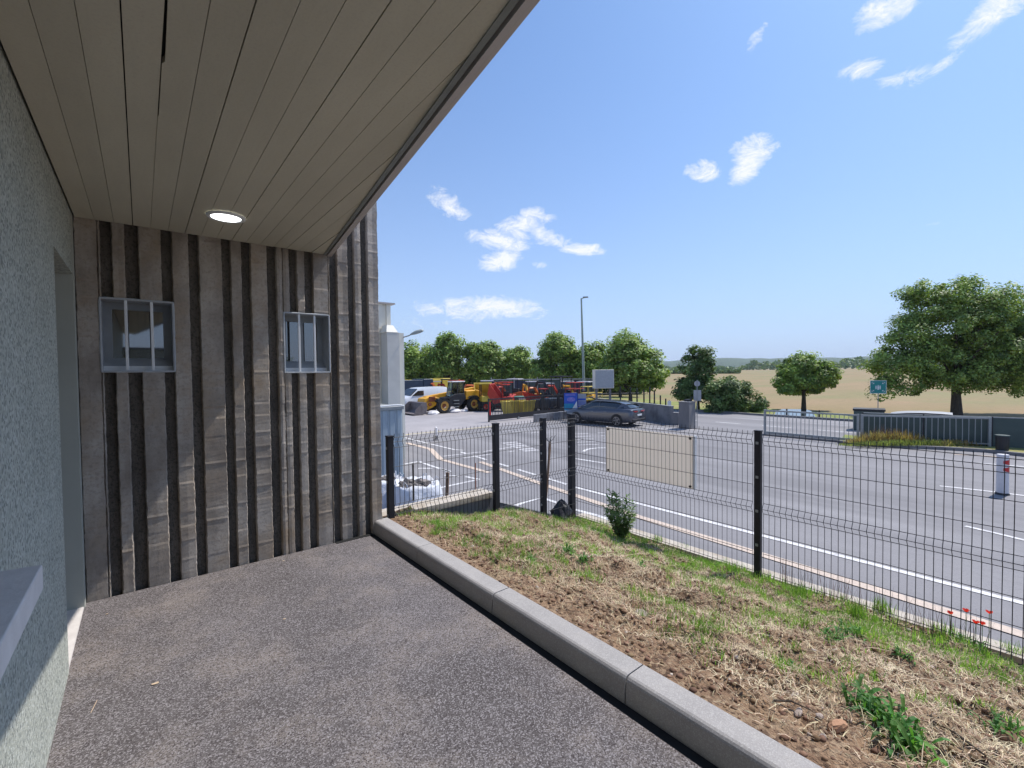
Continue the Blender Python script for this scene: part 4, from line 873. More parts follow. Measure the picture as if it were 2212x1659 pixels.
# assembly point sign on its pole
def facing(p): return math.atan2(-p.y, -p.x)
pc = atdepth(1897, 836, 24.5); t = thing('assembly_point_sign', 'green square assembly point sign with white arrows on a thin pole', 'sign', (pc.x, pc.y, G), facing(pc))
zc = pc.z-G; b = MB(); b.box(-.06, -.02, -.02, .02, 0, zc+.3); b.build('pole', 'galv', t)
b = MB(); b.box(-.015, .004, -.345, .345, zc-.355, zc+.355); pl = b.build('plate', 'teal', t)
b = MB()
for a_ in range(4):
    y_, z_ = [(-1, 1), (1, 1), (1, -1), (-1, -1)][a_]
    def Q(y, z): return (.007, y, z+zc)
    c = (y_*.17, z_*.17); e = (y_*.27, z_*.27)
    b.add([(.006+.0015, c[0]-y_*0, c[1]*1+zc), (.0075, c[0]-y_*.03+y_*.10, c[1]+zc), (.0075, c[0], c[1]+z_*.07+zc)], [(0, 1, 2)])
    b.add([(.0078, e[0], e[1]-z_*.10+zc), (.0078, e[0]-y_*.02, e[1]-z_*.02+zc), (.0078, e[0]-y_*.10, e[1]+zc), (.0078, e[0], e[1]+zc)], [(0, 1, 2, 3)])
for y_, s_ in ((-.09, .8), (0, 1.1), (.08, .9)):
    n = 8; b.add([(.0082, y_+.025*s_*math.cos(2*PI*i/n), zc+.07*s_+.025*s_*math.sin(2*PI*i/n)) for i in range(n)], [tuple(range(n))])
    b.add([(.0082, y_-.035*s_, zc+.04*s_), (.0082, y_+.035*s_, zc+.04*s_), (.0082, y_+.025*s_, zc-.14*s_), (.0082, y_-.025*s_, zc-.14*s_)], [(0, 1, 2, 3)])
b.box(.0045, .009, -.345, -.325, zc-.355, zc+.355); b.box(.0045, .009, .325, .345, zc-.355, zc+.355); b.box(.0045, .009, -.325, .325, zc+.335, zc+.355); b.box(.0045, .009, -.325, .325, zc-.355, zc-.335)
b.build('pictogram', 'white', pl)
# round and square sign backs on a pole by the pillar
pc = atz(1499, 921, G); t = thing('road_sign_back', 'pole with a round and a rectangular sign seen from behind in front of the pillar', 'sign', pc+Vector((-.55, -.5, 0)), facing(pc)); D_ = (t.location-EYE).dot(FW)
z_of = lambda v: 1.5-(v-802)/978*D_-G
b = MB(); b.box(-.02, .02, -.03, .01, 0, z_of(823)); b.build('pole', 'galv', t)
b = MB(); b.cyl((-.045, -.01, z_of(831)), (-.025, -.01, z_of(831)), .155, n=20); b.build('round_plate', 'signg', t)
b = MB(); b.box(-.045, -.025, -.19, .20, z_of(868), z_of(845)); b.build('square_plate', 'signg', t)
# pillar and electrical cabinet
p = atz(1494, 926, G); t = thing('gate_pillar', 'square weathered concrete gate pillar with a sign pole in front', 'pillar', p, .1)
b = MB(); b.box(-.40, .40, -.05, .55, 0, 1.44); b.build('shaft', 'conc_d', t, bevel=.01); b = MB(); b.box(-.42, .42, -.07, .57, 1.443, 1.49); b.build('cap', 'conc', t, bevel=.008)
b = MB(); b.box(-.02, .3, .1, .4, 1.493, 1.6); b.tube([(.1, .1, 1.6), (.16, .05, 1.72), (.3, .1, 1.7)], .03, 6); b.build('lamp_bracket', 'blk', t)
p = atz(1469, 918, G); b = MB(); b.box(-.16, .22, 0, .5, 0, .72); tag(b.build('concrete_block', 'conc', loc=p), 'low grey concrete block left of the square pillar', 'block')
p = atz(1460, 912, G)+Vector((2.2, 1.8, 0)); t = thing('waste_bin', 'small teal bin with a white notice between the wall and the pillar', 'bin', p, facing(p))
b = MB(); b.box(-.2, .2, -.2, .2, .1, .55); b.build('body', 'teal', t); b = MB(); b.box(.205, .215, -.12, .12, .5, 1.15); b.build('notice', 'white', t); b = MB(); b.box(-.03, .03, -.03, .03, .55, 1.2); b.build('post', 'galv', t)
# right concrete wall, cast panels
A = atz(1453, 917, G); Bq = atz(1380, 905, G); d = (Bq-A); t = thing('concrete_panel_wall', 'grey concrete panel wall behind the parked car', 'wall', A, math.atan2(d.y, d.x))
ln = d.length
for k in range(6): b = MB(); b.box(k*1.75+.01, k*1.75+1.74, -.08, .08, 0, 1.06); b.build('panel', 'conc', t, bevel=.008)
b = MB(); b.box(0, 10.5, -.1, .1, 1.063, 1.10); b.build('coping', 'galv', t)
# low wall left of the car
A = atz(1157, 912.5, G); t = thing('low_concrete_wall', 'low pale concrete wall left of the parked car', 'wall', A, -.03)
for k in range(3): b = MB(); b.box(k*1.05, k*1.05+1.03, 0, .22, 0, .50+.02*k); b.build('block', 'conc', t, bevel=.01)
# dark sliding gate
A = Vector((17.2, 23.4, G)); t, _ = railing('black_sliding_gate', 'long black sliding gate with vertical bars in front of the machines', 'gate', A, (25.9, 23.9, G), 1.5, .13, 0, 0, 'blk', .34, z0=.1, pk=.028)
b = MB(); b.box(5.2, 5.36, .15, .3, 0, 1.75); b.build('guide_post', 'blk', t); b = MB(); b.box(6.9, 7.05, .15, .3, 0, 1.6); b.build('guide_post', 'blk', t)
b = MB()
for x in (2.6, 5.6): b.cyl((x, -.06, .09), (x, .06, .09), .09, n=10)
b.build('roller', 'galv', t)
b = MB(); b.box(.03, .12, -.05, .05, .45, 1.3); b.build('reflector', 'redw', t)
# black fence posts beyond the wall, stepping down
t = thing('stepped_posts', 'row of black fence posts beyond the concrete wall stepping down to the right', 'fence posts', (26, 18, G))
for u, v in ((1391, 842), (1403.5, 836), (1413.6, 844), (1426.5, 854), (1438, 861), (1376, 838), (1362, 836), (1340, 835), (1318, 838)):
    q = atdepth(u, v, 31.5); b = MB(); b.box(-.035, .035, -.035, .035, 0, q.z-G); b.build('post', 'blk', t, loc=(q.x-26, q.y-18, 0))
q0 = atdepth(1270, 851, 31.5)-Vector((26, 18, G)); q1 = atdepth(1380, 849, 31.5)-Vector((26, 18, G)); b = MB(); b.tube([q0, q1], .035, 4); b.build('rail', 'blk', t)
# light box sign
q = atdepth(1303, 818, 31); t = thing('light_box_sign', 'large blank white light box sign on two posts before the dark tree', 'sign', (q.x, q.y, G), facing(q)+.42); zc = q.z-G
b = MB(); b.box(-.22, .22, -.70, .70, zc-.66, zc+.62); b.build('box', 'clad', t, bevel=.02)
b = MB(); b.box(.223, .235, -.66, .66, zc-.62, zc+.58); b.build('face', 'signg', t)
for y_ in (-.5, .5): b = MB(); b.box(-.06, .06, y_-.06, y_+.06, 0, zc-.663); b.build('post', 'conc_d', t)
# banners
q = atdepth(1233, 866, 30); t = thing('blue_banner', 'blue advertising banner with a white peak and turquoise foot beside the car bonnet', 'banner', (q.x, q.y, G), facing(q)); zc = q.z-G
b = MB(); b.box(-.02, .0, -.44, .44, zc-.5, zc+.52); b.build('sheet', 'bluesign', t)
b = MB(); n = 16; b.add([(.006, .02+.28*math.cos(2*PI*i/n), zc+.1+.15*math.sin(2*PI*i/n)) for i in range(n)], [tuple(range(n))]); b.box(.002, .005, -.35, .3, zc+.36, zc+.43); b.build('print', 'violet', t)
b = MB(); b.box(.002, .007, -.438, .2, zc-.49, zc-.18); b.build('turquoise_foot', 'cyan', t)
b = MB(); b.add([(.01, .1, zc-.5), (.01, .42, zc-.45), (.01, .40, zc+.0)], [(0, 1, 2)]); b.build('white_peak', 'white', t)
for y_ in (-.46, .46): b = MB(); b.box(-.05, -.022, y_-.02, y_+.02, 0, zc+.54); b.build('post', 'blk', t)
q = atdepth(1256, 864, 30.6); t = thing('white_banner', 'white and blue notice banner to the right of the blue banner', 'banner', (q.x, q.y, G), facing(q)); zc = q.z-G
b = MB(); b.box(-.02, 0, -.36, .32, zc-.55, zc+.42); b.build('sheet', 'signg', t)
b = MB()
for z0_, z1_ in ((-.5, -.4), (-.3, -.24), (-.17, -.11), (-.02, .10)): b.box(.002, .006, -.34, .30, zc+z0_, zc+z1_)
b.build('print', 'bluesign', t)
for y_ in (-.34, .3): b = MB(); b.box(-.05, -.022, y_-.02, y_+.02, 0, zc+.45); b.build('post', 'blk', t)
q = atz(1227, 909, G); t = thing('pennant', 'small pale turquoise pennant standing before the black gate', 'pennant', (q.x, q.y, G), facing(q))
b = MB(); b.prism([(-.24, .78), (.2, .72), (.08, .42), (-.1, .40)], 0, .015, 'x'); b.build('cloth', 'cyan', t); b = MB(); b.prism([(-.22, .70), (.16, .66), (.05, .32), (-.08, .3)], .018, .03, 'x'); b.build('pale_cloth', 'plasw', t); b = MB(); b.cyl((0,0,0), (0,0,.4), .02, n=6); b.build('stand', 'galv', t)
# tall lamp column
q = atdepth(1262, 812, 47); t = thing('street_lamp', 'tall thin green-grey lamp column rising above the trees', 'street lamp', (q.x, q.y, G), -YAW); top = atdepth(1255, 645, 47); dx = (top-q).dot(_r0); hz = top.z-G
b = MB(); b.tube([(0, 0, 0), (dx*.5, 0, hz*.5), (dx, 0, hz)], [.16, .12, .08], 8); b.build('pole', 'poleg', t)
b = MB(); b.tube([(dx, 0, hz-.05), (dx+.35, 0, hz+.08)], .05, 6); b.build('arm', 'poleg', t)
b = MB(); b.hexa([(dx+.15,-.14,hz+.02),(dx+.72,-.14,hz+.06),(dx+.72,.14,hz+.06),(dx+.15,.14,hz+.02),(dx+.18,-.11,hz+.16),(dx+.68,-.11,hz+.17),(dx+.68,.11,hz+.17),(dx+.18,.11,hz+.16)]); b.build('lamp_head', 'lamp', t)
# ================================================================== VEHICLES
def wheel(parent, x, y, r, w, rim_m, tyre='tyre', side=1, hub='rust', rimr=.62, spokes=0):
    b = MB(); n = 22; prof_ = [(rimr*r, -w/2), (r*.93, -w/2), (r, -w*.32), (r, w*.32), (r*.93, w/2), (rimr*r, w/2)]
    vs = [(q*math.cos(2*PI*i/n), y_, q*math.sin(2*PI*i/n)) for i in range(n) for q, y_ in prof_]; m = len(prof_)
    b.add(vs, [(i*m+k, ((i+1) % n)*m+k, ((i+1) % n)*m+k+1, i*m+k+1) for i in range(n) for k in range(m-1)])
    wh = b.build('wheel', tyre, parent, loc=(x, y, r))
    b = MB(); yo = w/2*side
    if spokes:
        b.cyl((0, yo*.3, 0), (0, yo*.45, 0), r*rimr, n=n); 
        bk = b.build('rim_back', 'blk', wh); b = MB()
        for k in range(spokes):
            a = 2*PI*k/spokes; c, s = math.cos(a), math.sin(a); e = Vector((-s, 0, c))*r*.07; f0 = Vector((c, 0, s))
            b.hexa([f0*r*.08-e*1.3+Vector((0, yo*.5, 0)), f0*r*rimr*.97-e+Vector((0, yo*.5, 0)), f0*r*rimr*.97+e+Vector((0, yo*.5, 0)), f0*r*.08+e*1.3+Vector((0, yo*.5, 0)), f0*r*.08-e*1.3+Vector((0, yo*.92, 0)), f0*r*rimr*.97-e+Vector((0, yo*.92, 0)), f0*r*rimr*.97+e+Vector((0, yo*.92, 0)), f0*r*.08+e*1.3+Vector((0, yo*.92, 0))])
        n2 = 22; b.add([(q*math.cos(2*PI*i/n2), yo*.95, q*math.sin(2*PI*i/n2)) for i in range(n2) for q in (r*rimr, r*rimr*.9)], [(i*2, ((i+1) % n2)*2, ((i+1) % n2)*2+1, i*2+1) for i in range(n2)])
        b.build('rim', rim_m, wh)
    else:
        vs = [(q*math.cos(2*PI*i/n), y_, q*math.sin(2*PI*i/n)) for i in range(n) for q, y_ in ((r*rimr, yo*.98), (r*rimr*.9, yo*.7), (r*.3, yo*.55))]
        b.add(vs, [(i*3+k, ((i+1) % n)*3+k, ((i+1) % n)*3+k+1, i*3+k+1) for i in range(n) for k in (0, 1)]); b.build('rim', rim_m, wh)
        b = MB(); b.cyl((0, yo*.1, 0), (0, yo*.75, 0), r*.3, r*.2, 12); b.build('hub', hub, wh)
    return wh
def loft(stations, sect, name, m, parent, smooth=True, close=True):
    """stations: list of (x, zb, zt, w); sect: list of (fw, fz) round the half section from bottom centre to top centre"""
    b = MB(); full = sect+[(-a, z) for a, z in sect[::-1] if abs(a) > 1e-6]; m_ = len(full); vs = []
    for x, zb, zt, w in stations:
        for a, z in full: vs.append((x, a*w, zb+(zt-zb)*z))
    fs = [(i*m_+k, i*m_+(k+1) % m_, (i+1)*m_+(k+1) % m_, (i+1)*m_+k) for i in range(len(stations)-1) for k in range(m_)]
    fs += [tuple(range(m_)), tuple((len(stations)-1)*m_+k for k in range(m_))]
    b.add(vs, fs); o = b.build(name, m, parent, smooth=smooth)
    md = o.modifiers.new('e', 'EDGE_SPLIT'); md.split_angle = math.radians(48); return o
# estate car
rl = atz(1330, 921, G); fl = atz(1249, 914.3, G); hd = (fl-rl); ang = math.atan2(hd.y, hd.x); ax = rl+hd*.5; side_n = Vector((math.sin(ang), -math.cos(ang), 0))
ctr = ax+side_n*.80*1
t = thing('parked_car', 'dark grey estate car standing by the concrete wall, seen from its left rear', 'car', (ctr.x, ctr.y, G), ang); CAR = t
body = [(2.36,.42,.60,.62),(2.30,.30,.70,.78),(2.1,.24,.78,.88),(1.7,.22,.86,.92),(1.2,.20,.95,.925),(.6,.20,.955,.925),(0,.20,.96,.925),(-.7,.20,.975,.925),(-1.3,.20,1.0,.925),(-1.8,.22,1.03,.92),(-2.15,.26,1.04,.90),(-2.32,.32,.98,.86),(-2.38,.42,.80,.80)]
sect = [(0,0),(.86,0),(.97,.12),(1,.45),(.985,.72),(.93,.93),(.84,1.0),(0,1.02)]
bd = loft(body, sect, 'body', 'car', t)
gh = [(1.35,.90,.95,.80),(.85,.92,1.16,.77),(.35,.93,1.37,.74),(.1,.93,1.405,.735),(-.6,.94,1.415,.73),(-1.2,.96,1.385,.72),(-1.75,.98,1.30,.70),(-2.2,1.0,1.08,.68)]
gs = [(0,0),(1.1,0),(1.06,.3),(.90,.82),(.80,.96),(0,1.0)]
gl = loft(gh, gs, 'windows', 'carg', t)
roof = [(.45,1.365,1.40,.62),(.1,1.39,1.43,.64),(-.6,1.40,1.44,.64),(-1.2,1.37,1.41,.63),(-1.6,1.32,1.36,.62),(-1.85,1.26,1.30,.60)]
loft(roof, [(0,0),(1,0),(1.04,.5),(.96,.9),(0,1.05)], 'roof', 'car', t)
for s_ in (-1, 1):
    b = MB(); b.tube([(1.34, .80*s_, .95), (.4, .655*s_, 1.38)], .025, 5); b.tube([(-.15, .80*s_, .96), (-.2, .655*s_, 1.40)], .02, 4); b.build('pillar', 'car', t)
    b = MB(); b.hexa([(-1.35,.815*s_,.97),(-2.22,.74*s_,1.0),(-2.1,.70*s_,1.02),(-1.35,.80*s_,.99),(-1.6,.655*s_,1.30),(-1.95,.62*s_,1.25),(-1.9,.58*s_,1.26),(-1.6,.62*s_,1.31)]); b.build('rear_pillar', 'car', t)
    b = MB(); b.tube([(.2, .60*s_, 1.455), (-.6, .60*s_, 1.47), (-1.5, .59*s_, 1.40)], .014, 5); b.build('roof_rail', 'chrome', t)
    b = MB(); b.hexa([(.95,.93*s_,.93),(1.12,.93*s_,.93),(1.1,1.06*s_,.96),(.98,1.06*s_,.96),(.95,.93*s_,1.04),(1.1,.93*s_,1.04),(1.08,1.06*s_,1.07),(.98,1.06*s_,1.07)]); b.build('mirror', 'car', t, bevel=.02)
    for wx in (1.38, -1.42):
        b = MB(); n = 20; b.add([(wx+q*math.cos(PI*i/n*1.16-.25), .932*s_, .335+q*math.sin(PI*i/n*1.16-.25)) for i in range(n+1) for q in (.33, .395)], [(2*i, 2*i+2, 2*i+3, 2*i+1) for i in range(n)]); b.build('wheel_arch', 'blk', t)
        wheel(t, wx, .845*s_, .335, .22, 'chrome', side=s_, spokes=5, rimr=.72)
    for hx in (.35, -.55): b = MB(); b.box(hx-.22, hx-.05, .925*s_, .94*s_, .80, .825); b.build('door_handle', 'chrome', t)
    b = MB(); b.hexa([(-2.28,.62*s_,.84),(-2.40,.5*s_,.84),(-2.40,.2*s_,.86),(-2.3,.2*s_,.86),(-2.25,.86*s_,.93),(-2.37,.7*s_,.93),(-2.39,.2*s_,.91),(-2.3,.2*s_,.91)]); b.build('tail_lamp', 'rlight', t)
    b = MB(); b.box(2.22, 2.34, .48*s_-.15, .48*s_+.15, .58, .68); b.build('headlight', 'plasw', t, bevel=.03)
b = MB(); b.box(-2.405, -2.385, -.26, .26, .62, .73); b.build('number_plate', 'white', t)
b = MB(); b.box(-2.40, -2.34, -.75, .75, .30, .44); b.build('rear_bumper', 'blk', t, bevel=.02)
b = MB(); b.tube([(1.3, .928, .955), (0, .915, .99), (-1.5, .90, 1.02)], .008, 4); b.build('window_trim', 'chrome', t)
def van(x, y, rz, label, body_m, L_=5.0, H_=1.95, name='van'):
    t = thing(name, label, 'van', (x, y, G), rz); w = .95
    st = [(2.45,.5,.85,.72),(2.35,.35,1.02,.84),(1.9,.3,1.15,.93),(1.45,.3,1.28,.95),(.7,.3,1.85,.93),(.3,.3,H_,.92),(-1.2,.3,H_+.02,.92),(-2.35,.32,H_,.91),(-2.45,.4,H_-.1,.89)]
    loft(st, [(0,0),(.95,0),(1,.15),(1,.5),(.96,.85),(.88,.97),(0,1)], 'body', body_m, t)
    for s_ in (-1, 1):
        b = MB(); b.prism([(1.42,1.24),(.25,1.24),(.25,1.66),(.82,1.66)], .90*s_, .962*s_); b.build('side_window', 'carg', t)
        for wx in (1.55, -1.5): wheel(t, wx, .86*s_, .33, .2, 'chrome', side=s_, rimr=.6, hub='blk')
    b = MB(); b.hexa([(1.50,-.8,1.30),(1.50,.8,1.30),(1.44,.8,1.28),(1.44,-.8,1.28),(.80,-.72,1.84),(.80,.72,1.84),(.75,.72,1.8),(.75,-.72,1.8)]); b.build('windscreen', 'carg', t)
    b = MB(); b.box(2.38, 2.46, -.5, .5, .45, .6); b.build('bumper', 'blk', t)
    return t
q = atdepth(903, 880, 40.5); v1 = van(q.x+.2, q.y, PI+.12, 'white panel van with blue side graphics behind the loading machine', 'vanw')
b = MB(); b.prism([(.6,.62),(-.7,.55),(-1.3,.95),(-.2,1.1),(.4,.9)], .955, .975); b.build('side_graphic', 'bluesign', v1)
# telescopic handler
def telehandler(x, y, rz, label):
    t = thing('telehandler', label, 'loading machine', (x, y, G), rz)
    for wx in (1.4, -1.45):
        for s_ in (-1, 1): wheel(t, wx, .98*s_, .60, .42, 'rimy', side=s_, rimr=.60)
    b = MB(); b.box(-2.1, 1.9, -.5, .5, .55, 1.0); b.build('chassis', 'blk', t, bevel=.04)
    b = MB(); b.prism([(-.15,.5),(.85,.5),(.95,1.25),(.35,1.5),(-.55,1.5),(-.7,1.1)], .35, 1.1); cb = b.build('cab_base', 'blk', t, bevel=.03)
    for k in range(3): b = MB(); b.box(.05, .55, 1.105, 1.2, .45+.25*k, .49+.25*k); b.build('step', 'galv', cb)
    for px, pz in ((.75, 1.3), (-.5, 1.45), (.1, 1.45)):
        for y_ in (.4, 1.05): b = MB(); b.tube([(px, y_, pz), (px-.22 if px > .5 else px, y_*.97, 2.42)], .045, 5); b.build('cab_post', 'blk', t)
    b = MB(); b.prism([(.83,1.35),(.52,2.4),(-.5,2.4),(-.5,1.5),(.3,1.5)], .43, 1.03); b.build('cab_glass', 'cabg', t)
    b = MB(); b.box(-.62, .62, .36, 1.1, 2.43, 2.52); rf = b.build('roof', 'plasw', t, bevel=.03)
    b = MB(); b.cyl((-.3, .7, 2.52), (-.3, .7, 2.68), .05, n=8); b.build('beacon', 'orange', rf)
    b = MB(); b.box(-.3, .1, .5, .85, 1.4, 2.0); b.build('seat', 'blk', t, bevel=.05)
    b = MB(); b.prism([(-.75,1.0),(-2.3,1.0),(-2.45,1.5),(-2.0,1.75),(-.8,1.7)], -.2, .95); b.build('engine_cover', 'yel', t, bevel=.06)
    b = MB(); b.prism([(-2.5,.5),(-2.15,.5),(-2.1,1.2),(-2.5,1.3)], -.9, .9); b.build('counterweight', 'yel', t, bevel=.05)
    b = MB(); b.hexa([(-2.2,-.35,1.45),(2.5,-.3,1.05),(2.5,.1,1.05),(-2.2,.15,1.45),(-2.2,-.35,1.95),(2.5,-.3,1.35),(2.5,.1,1.35),(-2.2,.15,1.95)]); b.build('boom', 'yel', t, bevel=.03)
    b = MB(); b.prism([(1.5,1.2),(2.2,1.38),(2.85,1.2),(3.0,.6),(2.7,.3),(2.2,.45),(1.7,.7)], -.5, .62); hdst = b.build('headstock', 'yel', t, bevel=.05)
    b = MB(); b.box(1.95, 2.5, .624, .66, .95, 1.35); b.cyl((2.4, .63, .75), (2.4, .7, .75), .14, n=10); b.cyl((2.75, .63, .6), (2.75, .7, .6), .1, n=10); b.tube([(1.8,.66,1.2),(2.3,.7,1.3),(2.7,.68,.9)], .025, 5); b.build('linkage', 'rust', hdst)
    b = MB(); b.prism([(.85,1.18),(1.95,1.15),(2.05,.95),(1.9,.85),(1.55,1.28),(1.1,1.28)], .75, 1.2); b.build('mudguard', 'blk', t)
    b = MB(); b.prism([(-.9,1.1),(-1.1,1.28),(-1.7,1.3),(-2.05,1.05),(-1.9,1.0),(-1.6,1.2),(-1.15,1.2)], .75, 1.2); b.build('mudguard', 'blk', t)
    pr = [(3.0,.95),(2.95,.5),(3.05,.12),(3.4,.02),(4.0,.06),(4.15,.12),(3.45,.14),(3.18,.3),(3.12,.9)]
    b = MB(); b.prism(pr, -1.15, 1.15); bk = b.build('bucket', 'steel', t)
    for y_ in (-1.17, 1.151): b = MB(); b.prism([(3.0,.95),(2.95,.5),(3.05,.12),(3.4,.02),(4.1,.06),(3.9,.5),(3.3,.95)], y_, y_+.02); b.build('bucket_side', 'steel', bk)
    return t
a = atz(957, 893, G); c = atz(1022, 888, G); d = a-c; an = math.atan2(d.y, d.x); mid = (a+c)/2+Vector((-math.sin(an), math.cos(an), 0))*-.98
telehandler(mid.x, mid.y, an, 'yellow and black telescopic handler with its bucket down in the yard')
# smaller machines -------------------------------------------------
def cabframe(t, x0, x1, y0, y1, z0, z1, m, roof_m):
    for x in (x0, x1):
        for y in (y0, y1): b = MB(); b.tube([(x, y, z0), (x, y, z1)], .04, 4); b.build('cab_post', m, t)
    b = MB(); b.box(x0+.05, x1-.05, y0, y0+.03, z0, z0+.3); b.build('side_panel', m, t); b = MB(); b.box(x0-.08, x1+.1, y0-.06, y1+.06, z1, z1+.08); b.build('roof', roof_m, t)
def digger(x, y, rz, m, label, s=1., roof='plasw', up=1.):
    t = thing('mini_excavator', label, 'excavator', (x, y, G), rz, 'small machines lined up in the yard'); t.scale = (s, s, s)
    for sy in (-.6, .6):
        b = MB(); b.prism([(-.9,.22),(-.75,.04),(.75,.04),(.9,.22),(.75,.44),(-.75,.44)], sy-.15, sy+.15); b.build('track', 'tyre', t, bevel=.04)
    b = MB(); b.prism([(-1.0,.5),(.6,.5),(.6,.95),(-.2,1.05),(-.9,1.2),(-1.05,.9)], -.65, .65); b.build('body', m, t, bevel=.05)
    cabframe(t, -.5, .45, -.55, .45, 1.0, 2.25, 'blk', roof)
    b = MB(); b.box(-.4, .1, -.3, .2, 1.0, 1.45); b.build('seat', 'blk', t, bevel=.04)
    b = MB(); b.tube([(.6,.2,.7), (1.3,.2,1.5*up+.4), (1.9,.2,1.9*up)], [.12,.13,.1], 4); b.build('boom', m, t)
    b = MB(); b.tube([(1.85,.2,2.0*up), (2.3,.2,1.0*up)], [.1,.07], 4); b.build('stick', m, t)
    b = MB(); b.prism([(2.1,1.0*up),(2.5,1.05*up),(2.55,.7*up),(2.3,.5*up),(2.0,.65*up)], -.05, .45); b.build('bucket', 'steel', t)
    b = MB(); b.prism([(1.0,.05),(1.1,.05),(1.12,.4),(1.02,.42)], -.75, .75); b.build('dozer_blade', m, t)
    return t
def dumper(x, y, rz, m, label, tilt=.6, s=1.):
    t = thing('site_dumper', label, 'dumper', (x, y, G), rz, 'small machines lined up in the yard'); t.scale = (s, s, s)
    for wx in (.75, -.8):
        for sy in (-1, 1): wheel(t, wx, .55*sy, .38, .28, m, side=sy, rimr=.55)
    b = MB(); b.box(-1.3, 1.0, -.4, .4, .45, .8); b.build('chassis', 'blk', t, bevel=.04)
    b = MB(); b.prism([(-1.4,.75),(-.5,.75),(-.55,1.15),(-1.3,1.2)], -.45, .45); b.build('engine_cover', m, t, bevel=.05)
    cabframe(t, -.9, -.45, -.4, .4, 1.1, 2.1, 'blk', m)
    R_ = Matrix.Rotation(-tilt, 3, 'Y'); pv = Vector((.3, 0, .85))
    outr = [(-.35,-.6,0),(.6,-.6,0),(.6,.6,0),(-.35,.6,0),(-.6,-.75,.75),(1.2,-.75,.7),(1.2,.75,.7),(-.6,.75,.75)]; inn = [(-.28,-.53,.06),(.56,-.53,.06),(.56,.53,.06),(-.28,.53,.06),(-.53,-.68,.75),(1.12,-.68,.7),(1.12,.68,.7),(-.53,.68,.75)]
    b = MB(); b.add([R_@Vector(p)+pv for p in outr+inn], [(0,3,2,1),(0,1,5,4),(1,2,6,5),(2,3,7,6),(3,0,4,7),(8,9,10,11),(8,12,13,9),(9,13,14,10),(10,14,15,11),(11,15,12,8),(4,5,13,12),(5,6,14,13),(6,7,15,14),(7,4,12,15)]); b.build('skip', m, t)
    return t
def skip(x, y, rz, m, label, l=1.9, w=1.4, h=1.0):
    t = thing('waste_skip', label, 'skip', (x, y, G), rz)
    b = MB(); b.hexa([(-l*.35,-w*.42,.08),(l*.35,-w*.42,.08),(l*.35,w*.42,.08),(-l*.35,w*.42,.08),(-l/2,-w/2,h),(l/2,-w/2,h),(l/2,w/2,h),(-l/2,w/2,h)]); b.build('shell', m, t)
    for k in range(4):
        xx = -l*.36+k*l*.24; b = MB(); b.hexa([(xx*.8-.04,-w*.42-.03,.08),(xx*.8+.04,-w*.42-.03,.08),(xx*.8+.04,-w*.42+.01,.08),(xx*.8-.04,-w*.42+.01,.08),(xx-.04,-w/2-.03,h),(xx+.04,-w/2-.03,h),(xx+.04,-w/2+.01,h),(xx-.04,-w/2+.01,h)]); b.build('rib', m, t)
    b = MB()
    for (a0, a1, c0_, c1_) in ((-l/2-.03, l/2+.03, -w/2-.04, -w/2+.03), (-l/2-.03, l/2+.03, w/2-.03, w/2+.04)): b.box(a0, a1, c0_, c1_, h+.003, h+.06)
    b.build('rim', m, t); return t
def genset(x, y, rz, m, label, l=1.8, h=1.3, m2='blk'):
    t = thing('towed_generator', label, 'generator', (x, y, G), rz, 'small machines lined up in the yard')
    b = MB(); b.box(-l/2, l/2, -.5, .5, .45, h); b.build('canopy', m, t, bevel=.05); b = MB()
    for k in range(4): b.box(-l/2+.15+k*.2, -l/2+.27+k*.2, -.515, -.505, .6, h-.2)
    b.build('louvre', m2, t)
    for sy in (-1, 1): wheel(t, -.1, .58*sy, .3, .18, 'galv', side=sy, hub='blk')
    b = MB(); b.tube([(l/2, 0, .4), (l/2+.9, 0, .4)], .04, 4); b.tube([(l/2+.8, 0, .4), (l/2+.8, 0, 0)], .03, 4); b.build('drawbar', 'galv', t); return t
def lift(x, y, rz, m, label, h=1.3):
    t = thing('scissor_lift', label, 'scissor lift', (x, y, G), rz, 'small machines lined up in the yard')
    b = MB(); b.box(-.9, .9, -.38, .38, .15, .55); b.build('base', m, t, bevel=.03)
    for sx in (-.65, .65):
        for sy in (-1, 1): wheel(t, sx, .36*sy, .18, .12, 'plasw', side=sy, hub='blk')
    b = MB()
    for k in range(2):
        for sy in (-.3, .3): b.tube([(-.8, sy, .6+k*.3), (.8, sy, .9+k*.3)], .04, 4); b.tube([(.8, sy, .6+k*.3), (-.8, sy, .9+k*.3)], .04, 4)
    b.build('scissor_arms', 'blk', t); b = MB(); b.box(-.95, .95, -.4, .4, h, h+.08); b.build('platform', m, t)
    b = MB()
    for sx in (-.93, 0, .93):
        for sy in (-.38, .38): b.tube([(sx, sy, h+.08), (sx, sy, h+1.05)], .022, 4)
    for z_ in (h+.55, h+1.05):
        for sy in (-.38, .38): b.tube([(-.93, sy, z_), (.93, sy, z_)], .022, 4)
        for sx in (-.93, .93): b.tube([(sx, -.38, z_), (sx, .38, z_)], .022, 4)
    b.build('guard_rail', m if m != 'blk' else 'galv', t); return t
def pl(u, dep): q = atdepth(u, 850, dep); return q.x, q.y
x, y = pl(1074, 37.5); dumper(x, y, 2.2, 'red', 'red site dumper with its skip tipped high right of the telescopic handler', .95, 1.02)
x, y = pl(1044, 38.5); dumper(x, y, 1.2, 'yel2', 'yellow site dumper directly right of the telescopic handler', 1.15, 1.05)
x, y = pl(1052, 43); digger(x, y, 2.6, 'orange', 'orange mini excavator behind the yellow dumper', 1.05)
x, y = pl(1105, 33.5); skip(x, y, .1, 'yel2', 'yellow waste skip behind the bars of the black gate, left one', 1.25, 1.1, 1.05)
